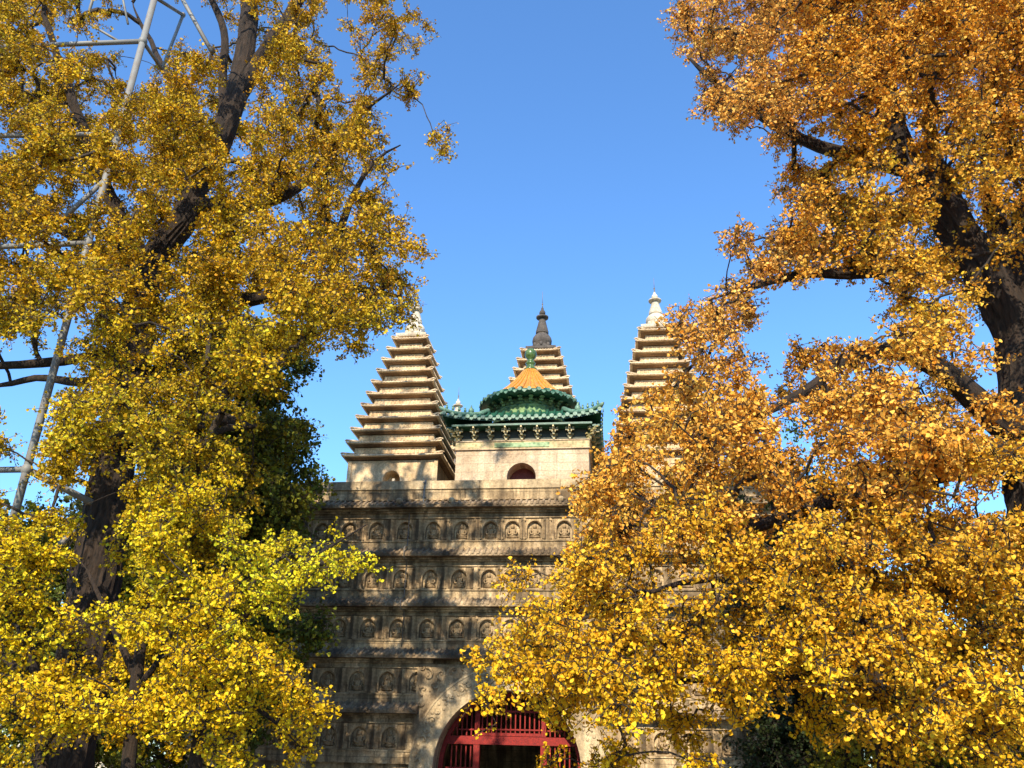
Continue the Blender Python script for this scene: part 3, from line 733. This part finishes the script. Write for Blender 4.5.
    me.polygons.foreach_set('use_smooth', [True]*(len(fa)//4)); me.update(calc_edges=True); me.materials.append(M_twig)
    o = bpy.data.objects.new('branches', me); COL.objects.link(o); o.parent = root
    # leaves on spurs along the twigs
    sp = max(1, int(round(per/tw/nl))); tt = (np.arange(sp)[None]+RS.uniform(0, 1, (m_, sp)))/sp
    SP = (st[:, None]+dr[:, None]*(ln[:, None]*tt)[..., None]).reshape(-1, 3); SC_ = np.repeat(Cb, sp, 0); DR = np.repeat(dr, sp, 0)
    LPp = np.repeat(SP, nl, 0); LC = np.repeat(SC_, nl, 0); k2 = len(LPp)
    ld = RS.normal(size=(k2, 3))+.25*np.repeat(DR, nl, 0); ld[:, 2] -= .35; ld /= np.linalg.norm(ld, axis=1, keepdims=True)
    LPp = LPp+ld*RS.uniform(.015, .05, (k2, 1))*(leaf/.052)
    sz = leaf*RS.uniform(.5, 1.3, k2); 
    br_ = RS.uniform(.72, 1.2, (k2, 1)); hue = RS.normal(0, 1, (k2, 1)); LC = LC*br_*np.concatenate([1+.0*hue, 1+.10*hue, 1+.25*hue], 1)
    LV.add(LPp, ld, sz, LC); o, nn = LV.build('crown', root)
    return nn
from mathutils import noise as mn
def project(P):
    v_ = P-CAM; d_ = v_@_f; return 512+FPX*(v_@_r2)/d_, 384-FPX*(v_@_u2)/d_
def grid_points(rows, r0, c0, Yc, thick, dens, palfn, cl=.3, fz=.7, fs=1.25, thr=.5, clear=(), seed=0, edge=.5):
    """density map of a crown seen from the south: each cell is 32 px wide there; tufts gather in clumps (3-D noise) through the whole depth of the crown"""
    G = np.array([[int(ch) for ch in r_] for r_ in rows], float); H, W = G.shape; T = []
    Gp = np.pad(G, 1, mode='edge')
    Bl = sum(Gp[1+i:1+i+H, 1+j:1+j+W] for i in (-1, 0, 1) for j in (-1, 0, 1))/9
    def dens_at(px, py):
        x = px/32-c0-.5; y = py/32-r0-.5; i, j = int(math.floor(y)), int(math.floor(x)); fx, fy = x-j, y-i
        i = max(-1, min(H-1, i)); j = max(-1, min(W-1, j)); q = Gp[i+1:i+3, j+1:j+3]
        return (q[0, 0]*(1-fx)+q[0, 1]*fx)*(1-fy)+(q[1, 0]*(1-fx)+q[1, 1]*fx)*fy
    for i in range(H):
        for j in range(W):
            if G[i, j] <= 0 and Bl[i, j] < .5: continue
            px0, py0 = (c0+j)*32, (r0+i)*32; yc = Yc(px0+16, py0+16) if callable(Yc) else Yc
            p0 = at(px0+16, py0+16, yc); sc = np.dot(p0-CAM, _f)/FPX; area = (32*sc)**2
            n = RS.poisson(dens*area*1.9); th = thick*math.sqrt(min(1, (Bl[i, j]+.5)/6.5))
            for _ in range(n):
                x, y = px0+RS.uniform(0, 32), py0+RS.uniform(0, 32); g_ = dens_at(x, y)*.6+G[i, j]*.4
                if g_ < 1.3 and RS.rand() > .25*g_: continue
                Y = yc+th*RS.uniform(-1, 1); c_ = at(x, y, Y)
                if c_[2] < .4: continue
                q = Vector((c_[0]*fs+seed, c_[1]*fs, c_[2]*fs*fz)); nz = mn.noise(q)*.5+.5+.28*mn.noise(q*2.3+Vector((9, 3, 1)))
                t_ = thr+.33*(1-g_/7.0)
                if nz < t_+RS.normal(0, .03): continue
                if any(Y < cy and segd(x, y, ax, ay, bx, by) < cr for ax, ay, bx, by, cr, cy in clear): continue
                for _2 in range(3): T.append((c_+RS.normal(0, cl*.4, 3)*np.array([1, 1, .8]), x, y))
    pts = np.array([a for a, _, _ in T]); pts[:, 2] = np.maximum(pts[:, 2], .4)
    cols = np.array([palfn(*pts[3*(i//3)], x, y) for i, (_, x, y) in enumerate(T)])
    tint = np.array([[mn.noise(Vector(p_)*.9+Vector((5, 5, 5)))*2.2] for p_ in pts])+.4*np.repeat(RS.normal(0, 1, (len(T)//3+1, 1)), 3, 0)[:len(T)]
    cols = cols*(1+tint*np.array([[.07, .11, .14]]))
    return pts, np.clip(cols, .003, .95)
def segd(x, y, ax, ay, bx, by):
    dx, dy = bx-ax, by-ay; u_ = max(0, min(1, ((x-ax)*dx+(y-ay)*dy)/(dx*dx+dy*dy))); return math.hypot(x-ax-u_*dx, y-ay-u_*dy)
def L(Y, rad, *pts, ground=False, dy=None):
    pp = [at(x, y, Y if dy is None else Y+dy[i]) for i, (x, y) in enumerate(pts)]
    if ground:
        q = pp[0].copy(); 
        if q[2] > .3: q = q+(pp[0]-pp[1])*np.array([.4, .4, 0]); q[2] = -.05; pp = [q]+pp
    return pp, rad
def lerp(a, b, t_): t_ = max(0, min(1, t_)); return tuple(x+(y-x)*t_ for x, y in zip(a, b))
NLEAF = 0
YEL, OLI, ORA, AMB, LEM, GRN = (.78, .47, .012), (.40, .27, .012), (.72, .34, .05), (.78, .42, .025), (.78, .56, .015), (.06, .085, .018)

# large left ginkgo
rootA = thing('ginkgo_tree', 'huge old ginkgo with golden olive leaves filling the upper left, propped by grey steel pipes', 'tree', tuple(at(95, 640, -7)*np.array([1, 1, 0])))
A_rows = [
 "12233322344332110",
 "33444333455443220",
 "45665443566543220",
 "56676413256653242",
 "66676564365564552",
 "66767665674555661",
 "66657767776666501",
 "66567787877666603",
 "77677788787767500",
 "77777776888777740",
 "77778687777877750",
 "77788877677878760",
 "66777677776687840",
 "54436777666866510",
 "21115777766520000",
 "21126777765300000",
 "32246777774200000",
 "44456766764200000",
 "55554445652200000",
 "33332234563000000",
 "11111111221000000"]
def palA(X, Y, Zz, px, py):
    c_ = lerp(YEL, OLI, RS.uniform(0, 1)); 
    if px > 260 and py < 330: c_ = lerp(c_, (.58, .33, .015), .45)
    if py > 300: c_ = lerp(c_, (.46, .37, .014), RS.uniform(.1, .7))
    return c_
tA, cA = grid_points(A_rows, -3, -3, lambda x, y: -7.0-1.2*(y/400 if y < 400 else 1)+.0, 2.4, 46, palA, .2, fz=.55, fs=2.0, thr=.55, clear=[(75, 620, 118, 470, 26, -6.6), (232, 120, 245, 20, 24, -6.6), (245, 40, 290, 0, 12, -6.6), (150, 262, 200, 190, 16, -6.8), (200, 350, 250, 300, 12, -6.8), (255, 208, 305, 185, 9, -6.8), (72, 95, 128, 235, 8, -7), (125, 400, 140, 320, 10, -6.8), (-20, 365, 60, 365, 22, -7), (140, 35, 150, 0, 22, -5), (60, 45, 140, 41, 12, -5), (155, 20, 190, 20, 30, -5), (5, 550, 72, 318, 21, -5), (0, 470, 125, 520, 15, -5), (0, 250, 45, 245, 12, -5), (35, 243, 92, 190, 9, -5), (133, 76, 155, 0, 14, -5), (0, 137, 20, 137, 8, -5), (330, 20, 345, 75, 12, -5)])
ox = np.array(rootA.location)
def off(limbs, r_): return [([np.array(p_)-np.array(r_.location) for p_ in pts], rad) for pts, rad in limbs]
limA = [L(-7, [.44, .38, .33, .29, .25, .2], (80, 680), (98, 560), (112, 480), (125, 400), (138, 320), (150, 262), (185, 215), (215, 150), ground=True),
        L(-7, [.23, .2, .17, .13, .07], (215, 152), (236, 100), (247, 40), (252, -40), (262, -90)),
        L(-7, [.17, .14, .1, .06], (236, 98), (262, 60), (285, 20), (310, -20), (330, -60)),
        L(-7, [.10, .08, .06, .04], (225, 130), (222, 80), (226, 30), (205, -20), (190, -70)),
        L(-7, [.15, .12, .09, .06, .04], (148, 268), (128, 235), (95, 165), (72, 95), (52, 40), (36, -20), dy=(0, -.1, -.4, -.6, -.8, -.9)),
        L(-7, [.17, .13, .1, .07, .04], (128, 400), (165, 365), (205, 345), (245, 300), (290, 262), (330, 225), dy=(0, .2, .4, .4, .3, .3)),
        L(-7, [.15, .12, .08, .05, .03], (195, 205), (255, 208), (305, 185), (345, 130), (375, 104), (400, 88), dy=(0, .2, .2, 0, -.2, -.3)),
        L(-7, [.12, .1, .07, .04], (250, 300), (300, 290), (350, 285), (395, 300), dy=(.3, .1, 0, 0)),
        L(-7, [.09, .08, .06, .03], (130, 345), (85, 360), (40, 362), (-20, 368), (-70, 350), dy=(0, -.3, -.5, -.7, -.8)),
        L(-7, [.10, .08, .06, .04], (128, 370), (80, 385), (35, 376), (-15, 388), dy=(0, .4, .7, .9)),
        L(-7, [.14, .1, .07, .04], (150, 280), (100, 250), (50, 225), (0, 190), dy=(0, .4, .8, 1.2)),
        L(-7, [.07, .055, .035, .015], (340, 230), (350, 200), (370, 160), (400, 140)),
        L(-7, [.1, .08, .06, .03], (205, 175), (190, 120), (160, 60), (130, 0), dy=(0, .4, .9, 1.2)),
        L(-7, [.18, .13, .09, .05], (120, 450), (150, 420), (210, 415), (262, 430), dy=(0, -.3, -.7, -1.2))]
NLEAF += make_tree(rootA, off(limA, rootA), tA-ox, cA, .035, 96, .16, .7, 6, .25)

# young ginkgos lower left
GB = 'young yellow ginkgos at the lower left'
B_rows = [
 "00000001320000000",
 "02222103762000000",
 "34455247754322100",
 "45665237876665100",
 "56674357888761000",
 "56665467877530000",
 "55566666766620000",
 "56677667777730000",
 "45545567777771000",
 "34341134212510000",
 "22220012001200000"]
def palB(X, Y, Zz, px, py):
    c_ = lerp((.80, .55, .010), (.62, .49, .015), RS.uniform(0, 1))
    if px > 230 and py < 640: c_ = lerp(c_, (.60, .56, .02), .6)
    if py > 650: c_ = lerp(c_, (.82, .50, .01), .4)
    return c_
tB, cB = grid_points(B_rows, 14, -3, -9.4, 1.5, 62, palB, .16, fz=1.3, fs=2.5, thr=.565, seed=20, clear=[(98, 575, 116, 492, 26, 0)])
pxB = []
for q in tB:
    v_ = q-CAM; d_ = v_@_f; pxB.append(512+FPX*(v_@_r2)/d_)
pxB = np.array(pxB)+RS.normal(0, 14, len(tB))
for (lab, lo, hi, lim) in (
    ('slim-trunked young ginkgo with bright yellow leaves at the left edge below the steel pipes', -1e9, 72, [L(-9.4, [.09, .07, .05, .03], (45, 768), (36, 690), (20, 600), (8, 540), ground=True), L(-9.4, [.05, .03, .02], (36, 690), (0, 650), (-50, 620))]),
    ('young ginkgo with a rounded top of bright yellow leaves covering the big tree\'s trunk', 72, 192, [L(-9.4, [.09, .075, .06, .03], (129, 768), (136, 690), (150, 600), (158, 530), (166, 490), ground=True), L(-9.4, [.05, .03, .02], (138, 680), (110, 620), (90, 570)), L(-9.4, [.04, .03, .015], (136, 690), (180, 640), (190, 580))]),
    ('yellow-green young ginkgo whose long branch reaches right across the carved stone wall', 192, 1e9, [L(-9.4, [.10, .08, .06, .035, .015], (195, 768), (205, 690), (232, 620), (275, 580), (320, 555), (365, 522), ground=True), L(-9.4, [.05, .03, .015], (205, 695), (240, 690), (285, 728)), L(-9.4, [.04, .03, .015], (232, 620), (225, 560), (215, 500))])):
    sel = (pxB >= lo) & (pxB < hi); g0 = lim[0][0][0]; r_ = thing('young_ginkgo', lab, 'tree', (g0[0], g0[1], 0), GB)
    NLEAF += make_tree(r_, off(lim, r_), tB[sel]-np.array(r_.location), cB[sel], .031, 88, .14, .15, 6, .21, .03, .004)

# dark evergreen tree between the old ginkgo and the base
C_rows = [
 "000000001220000",
 "000000003554000",
 "000000005675000",
 "000000357774000",
 "000000557774000",
 "000000577774000",
 "001122577770000",
 "013445677760000",
 "033455577762000",
 "033444567762000",
 "034445557750000",
 "035555555630000",
 "035555555400000",
 "014555443200000"]
def palC(X, Y, Zz, px, py): return lerp((.08, .10, .014), (.30, .27, .018), RS.uniform(0, 1)**2)
rootC = thing('evergreen_tree', 'dark green leafy tree in shade touching the left end of the stone wall', 'tree', (-6.3, -3.2, 0))
tC, cC = grid_points(C_rows, 10, -2, -3.3, 1.4, 30, palC, .28, seed=31, thr=.43)
tC[:, 1] = np.minimum(tC[:, 1], -.75)
limC = [([(0, 0, -.05), (.1, .1, 2), (.5, .3, 4), (1.2, .3, 6), (1.6, .3, 8)], [.2, .17, .13, .09, .05]), ([(.1, .1, 2.2), (-1.5, .1, 3.5), (-3, -.1, 4.5)], [.1, .06, .03]), ([(.5, .3, 4.1), (1.8, .2, 5), (2.6, .2, 6)], [.08, .05, .03])]
NLEAF += make_tree(rootC, limC, tC-np.array(rootC.location), cC, .065, 62)

# large right ginkgo
rootD = thing('ginkgo_tree', 'huge leaning ginkgo with orange-gold leaves filling the right side of the sky', 'tree', (float(at(1095, 700, -8)[0]), -8, 0))
D_rows = [
 "0000235666666665432",
 "0003456777777776543",
 "0000466777777777654",
 "0000467778888888765",
 "0000367676788887765",
 "0000467678888877665",
 "0000265667778787665",
 "0000021567777676654",
 "0000000477667565554",
 "0000000576665465554",
 "0000002677765455444",
 "0000035656775544444",
 "0000464103177654444",
 "0000553014577644444",
 "0000662467776544444",
 "0002676678886424433",
 "0057887468888624333",
 "0166787636788742433",
 "0567667436776642333",
 "1454455545665544333"]
def palD(X, Y, Zz, px, py):
    c_ = lerp((.88, .47, .06), (.74, .35, .03), RS.uniform(0, 1))
    if px < 800 and py < 360: c_ = lerp(c_, (.80, .43, .10), .6)
    if px > 830 and 120 < py < 330: c_ = lerp(c_, (.60, .36, .02), RS.uniform(0, .9))
    if 330 < py: c_ = lerp(c_, (.82, .43, .07), .5)
    return c_
tD, cD = grid_points(D_rows, -3, 17, lambda x, y: -8.2-(.9 if y > 330 else 0), 2.3, 50, palD, .2, fz=.9, fs=2.0, thr=.545, seed=40, clear=[(885, 95, 945, 215, 10, -7.8), (945, 215, 1012, 318, 18, -7.8), (1012, 318, 1060, 480, 24, -7.6), (925, 90, 960, 215, 8, -7.8), (800, 142, 860, 158, 7, -8), (700, 60, 800, 142, 6, -8), (770, 280, 905, 270, 8, -8), (985, 440, 1040, 470, 18, -8), (795, 315, 870, 318, 24, 0), (770, 350, 780, 355, 14, 0), (795, 432, 812, 450, 22, 0), (748, 492, 795, 515, 16, 0), (935, 478, 985, 500, 15, 0), (1000, 480, 1012, 500, 14, 0)])
limD = [L(-8, [.55, .5, .45, .42, .36, .28, .2, .1], (1080, 680), (1062, 600), (1046, 500), (1036, 420), (1030, 340), (1040, 220), (1060, 80), (1070, -40), ground=True),
        L(-8, [.30, .27, .23, .16, .12, .08, .05], (1036, 370), (1012, 318), (980, 265), (945, 215), (905, 165), (888, 95), (872, 20), (860, -50)),
        L(-8, [.16, .13, .1, .06, .04], (985, 275), (960, 215), (935, 160), (925, 90), (932, 20), dy=(0, .3, .7, 1, 1.2)),
        L(-8, [.2, .16, .12, .09, .06, .04], (1036, 440), (1000, 430), (965, 385), (920, 352), (860, 350), (800, 395), (735, 425), dy=(0, -.2, -.4, -.6, -.8, -1, -1.2)),
        L(-8, [.12, .09, .07, .04], (908, 170), (860, 158), (800, 142), (750, 105), (690, 60), dy=(0, .2, .2, 0, 0)),
        L(-8, [.14, .11, .08, .06, .035], (965, 250), (905, 262), (860, 276), (805, 268), (765, 285), (715, 300), dy=(0, 0, -.2, -.3, -.3, -.4)),
        L(-8, [.1, .08, .05, .03], (888, 100), (850, 62), (805, 25), (760, -10), dy=(0, -.4, -.7, -.9)),
        L(-8, [.3, .2, .13, .08, .04], (1040, 470), (990, 452), (930, 470), (850, 492), (780, 520), (700, 545), dy=(0, -.3, -.8, -1.1, -1.4, -1.6)),
        L(-8, [.18, .13, .08, .04], (1030, 330), (990, 200), (985, 110), (1000, 30), dy=(0, .5, 1.1, 1.5))]
ox = np.array(rootD.location)
NLEAF += make_tree(rootD, off(limD, rootD), tD-ox, cD, .035, 96, .16, .6, 6, .25)

# lower right ginkgo, nearer
rootE = thing('spreading_ginkgo', 'low golden ginkgo whose drooping boughs hang in front of the red doorway and wall', 'tree', (float(at(885, 760, -10)[0]), -10, 0))
E_rows = [
 "000001212122233334444",
 "000123333223454444444",
 "004656555577777777665",
 "003645566676777777665",
 "016765666677777777665",
 "157776666777777777665",
 "588876667776677766655",
 "488765666776666766655",
 "004355645523566566655",
 "004141340002455455544",
 "001020120001233333333"]
def palE(X, Y, Zz, px, py):
    c_ = lerp((.82, .47, .035), (.70, .38, .03), RS.uniform(0, 1))
    k = (py-480)/260
    return lerp(c_, lerp((.86, .53, .010), (.78, .44, .012), RS.uniform(0, 1)), k*(1.0 if px < 840 else .6))
tE, cE = grid_points(E_rows, 14, 15, -10.0, 1.6, 58, palE, .16, fz=1.3, fs=2.4, thr=.535, seed=60, clear=[(748, 492, 795, 515, 14, 0), (690, 578, 735, 590, 12, 0), (765, 720, 815, 760, 22, 0), (935, 478, 1012, 495, 14, 0)])
limE = [L(-10, [.10, .09, .07, .04], (885, 768), (880, 700), (872, 640), (850, 560), (815, 505), ground=True),
        L(-10, [.05, .04, .03, .02, .012], (874, 655), (805, 602), (715, 568), (620, 600), (540, 640), dy=(0, -.2, -.3, -.3, -.2)),
        L(-10, [.045, .035, .025, .015], (874, 665), (790, 682), (690, 680), (580, 690), dy=(0, .3, .5, .5)),
        L(-10, [.045, .035, .02], (868, 640), (925, 565), (985, 520), dy=(0, -.2, -.4)),
        L(-10, [.045, .035, .02], (878, 690), (955, 650), (1030, 620), dy=(0, .2, .3))]
ox = np.array(rootE.location)
NLEAF += make_tree(rootE, off(limE, rootE), tE-ox, cE, .031, 96, .15, .5, 6, .23, .03, .004)

# dark juniper at the right end of the wall
rootF = thing('juniper_tree', 'narrow dark evergreen behind the golden boughs at the right part of the wall', 'tree', (float(at(800, 700, -2.2)[0]), -2.2, 0))
F_rows = ["01530", "02630", "04641", "05663", "06663", "05664", "05664", "05674", "05685", "05785", "05785", "05785"]
def palF(X, Y, Zz, px, py):
    return lerp((.30, .33, .02), (.035, .05, .015), (py-420)/60)
tF, cF = grid_points(F_rows, 13, 22, -2.4, .7, 22, palF, .25, thr=.42)
r0 = np.array(rootF.location)
limF = [([(0, 0, -.05), (0, 0, 3), (-.1, 0, 6), (-.1, 0, 8.2)], [.17, .13, .08, .03])]
NLEAF += make_tree(rootF, limF, tF-r0, cF, .05, 60)

# shrubs at the lower right
rootG = thing('green_shrub', 'yellow-green bushy shrub at the bottom right under the golden ginkgo', 'shrub', (float(at(880, 768, -6.5)[0]), -6.5, 0))
G_rows = ["000000000", "002331000", "036654322", "046666655", "056666655"]
tG, cG = grid_points(G_rows, 20, 25, -6.5, .8, 26, lambda *a: lerp((.20, .24, .03), (.50, .42, .03), RS.uniform(0, 1)), .2, thr=.45)
NLEAF += make_tree(rootG, [([(0, 0, -.05), (.1, 0, .8), (.2, 0, 1.8)], [.06, .04, .02]), ([(0, 0, .1), (.8, 0, .9), (1.6, 0, 1.6)], [.05, .03, .02])], tG-np.array(rootG.location), cG, .05, 50)

# trees of the court beyond, seen low between the trunks
GT = 'dark trees beyond the temple base'
for i, (x, y, hgt, rr, lab) in enumerate(((-13, 6, 9.5, 3.6, 'dark tree low behind the left ginkgos, nearest the wall'), (-17.5, 3, 9.5, 4.2, 'dark tree seen low at the left edge between the young ginkgo trunks'), (-11, 13, 9, 3.6, 'farthest dark tree behind the left ginkgo trunk'),
                                         (12.5, 6, 8.5, 4.2, 'dark tree low behind the golden boughs at the right'), (17, 1, 8, 4.2, 'dark tree low at the right edge behind the shrubs'))):
    r_ = thing('court_tree', lab, 'tree', (x, y, 0), GT); n = 480
    q = RS.normal(size=(n, 3)); q /= np.linalg.norm(q, axis=1, keepdims=True); q *= RS.uniform(.3, 1, (n, 1))**.5*np.array([rr, rr, hgt*.45]); q[:, 2] += hgt*.52
    c_ = np.array([lerp((.06, .08, .02), (.22, .19, .03), RS.uniform(0, 1)**2) for _ in range(n)])
    NLEAF += make_tree(r_, [([(0, 0, -.05), (.1, 0, hgt*.4), (0, .1, hgt*.75)], [.2, .14, .06]), ([(0, 0, hgt*.3), (1, .3, hgt*.5), (rr*.7, .3, hgt*.6)], [.1, .06, .03]), ([(0, 0, hgt*.3), (-1, -.3, hgt*.5), (-rr*.7, .3, hgt*.6)], [.1, .06, .03])],
                       q, c_, .13, 44, .4, .2, 4, .7, .06, .01)
open('/tmp/leaves.txt', 'w').write(str(NLEAF)) if 0 else None

# ---------------------------------------------------------------- steel support frame of the left ginkgo
fr = thing('tree_support_frame', 'grey steel pipe frame propping up the old ginkgo at the upper left', 'support frame', tuple(at(0, 600, -8)*np.array([1, 1, 0])))
fo = np.array(fr.location)
def pipe(name, a, b, r_):
    p = MB(); a = np.array(a)-fo; b = np.array(b)-fo; p.tube([tuple(a), tuple((a+b)/2), tuple(b)], r_, 12)
    p.build(name, M_pipe, fr)
YP = -8.1
def joint(p_, r_): p = MB(); p.lathe_xyz(tuple(np.array(p_)-fo), (r_, r_, r_*1.2), 12, 6); p.build('clamp', M_pipe, fr)
low1 = at(5, 550, YP); up1 = at(160, -22, YP); dd = low1-up1; g1 = low1+dd*(low1[2]/(-dd[2]))
def onpost(y): return min((up1+(low1-up1)*k for k in np.linspace(0, 1, 400)), key=lambda q: abs(project(q)[1]-y))
pipe('post', up1, g1, .056)
j1, j2, j3, j4 = onpost(469), onpost(41), onpost(243), onpost(134)
for j_ in (j1, j2, j3, j4): joint(j_, .078)
pipe('crossbar', at(-70, 471, YP), j1, .045); pipe('crossbar', j1, at(126, 520, YP+1.3), .05)
pipe('brace', at(60, 545, YP+.7), at(112, 494, YP+1.9), .05)
pipe('crossbar', at(-80, 50, YP), j2, .045); pipe('crossbar', at(-80, 137, YP), j4, .042); pipe('crossbar', at(-60, 249, YP), j3, .045); pipe('brace', at(30, 249, YP), onpost(180), .04)
k1 = at(183, 15, YP+.9); k2_ = at(162, 69, YP+.6); joint(k1, .05)
pipe('brace', at(156, -2, YP), k1, .033); pipe('post', at(166, -30, YP+.9), at(212, 52, YP+.9), .04); pipe('brace', k1, k2_, .03); pipe('brace', j2, k2_, .035)
pipe('brace', at(100, -25, YP+1.2), at(86, 22, YP+1.2), .03); pipe('brace', at(86, 22, YP+1.2), at(120, 42, YP+1.2), .025); pipe('brace', at(118, -25, YP+1), at(128, 24, YP+1), .022)
# guy wires at the right
for (a, b, lab) in (((1040, 425), (955, 512), 'upper of two thin guy wires crossing the gap beside the right trunk'), ((1040, 432), (966, 516), 'lower of two thin guy wires crossing the gap beside the right trunk')):
    A_, B_ = at(*a, -8.9), at(*b, -8.6); p = MB(); e = A_+(B_-A_)*1.6; p.tube([tuple(A_), tuple((A_+e)/2+np.array([0, 0, -.02])), tuple(e)], .006, 6); o = p.build('guy_wire', M_wire); o['label'] = lab; o['category'] = 'wire'; o['group'] = 'guy wires of the right ginkgo'

# ---------------------------------------------------------------- low things of the court
def stele(x, y, hgt, label, rz=0):
    t_ = thing('stone_stele', label, 'stele', (x, y, 0), 'stone steles standing in the court'); t_.rotation_euler = (0, 0, rz)
    p = MB(); p.box(-.55, .55, -.3, .3, 0, .35); p.box(-.48, .48, -.25, .25, .352, .45); p.build('plinth', M_spire, t_)
    p = MB(); n = 12; prof = [(-.36, .45), (.36, .45), (.36, hgt-.3)]+[(.38*math.cos(math.pi*i/n), hgt-.28+.28*math.sin(math.pi*i/n)) for i in range(n+1)]+[(-.36, hgt-.3)]
    p.rings([[(a, yy, b) for a, b in prof] for yy in (-.1, .1)]); p.build('slab', M_spire, t_)
q = at(32, 760, 1.5); stele(q[0], 1.5, 2.5, 'pale stone stele at the far bottom left between slim trunks', .1)
q = at(62, 766, 3.5); stele(q[0], 3.5, 2.2, 'second pale stele from the left at the bottom edge')
q = at(98, 763, 2.2); stele(q[0], 2.2, 2.3, 'pale stele third from the left beside a slim dark trunk', -.1)
hall = thing('side_hall', 'low pale-walled hall with red posts glimpsed at the bottom right corner', 'building', (12.5, .2, 0))
p = MB(); p.box(-3.2, 3.2, -1.5, 1.5, 0, 2.5); p.build('wall', M_spire, hall)
for x in (-3, -1.6, -.3, .3, 1.6, 3): p = MB(); p.tube([(x, -1.75, 0), (x, -1.75, 2.5)], .11, 12); p.build('post', M_red, hall)
p = MB(); p.rings([[(x, -2.2, 2.5), (x, 0, 3.4), (x, 2.2, 2.5), (x, 2.2, 2.42), (x, -2.2, 2.42)] for x in (-3.8, 3.8)])
for i in range(50): x = -3.75+i*.153; p.tube([(x, -2.25, 2.52), (x, 0, 3.43)], .05, 5)
p.build('roof', M_eave, hall)
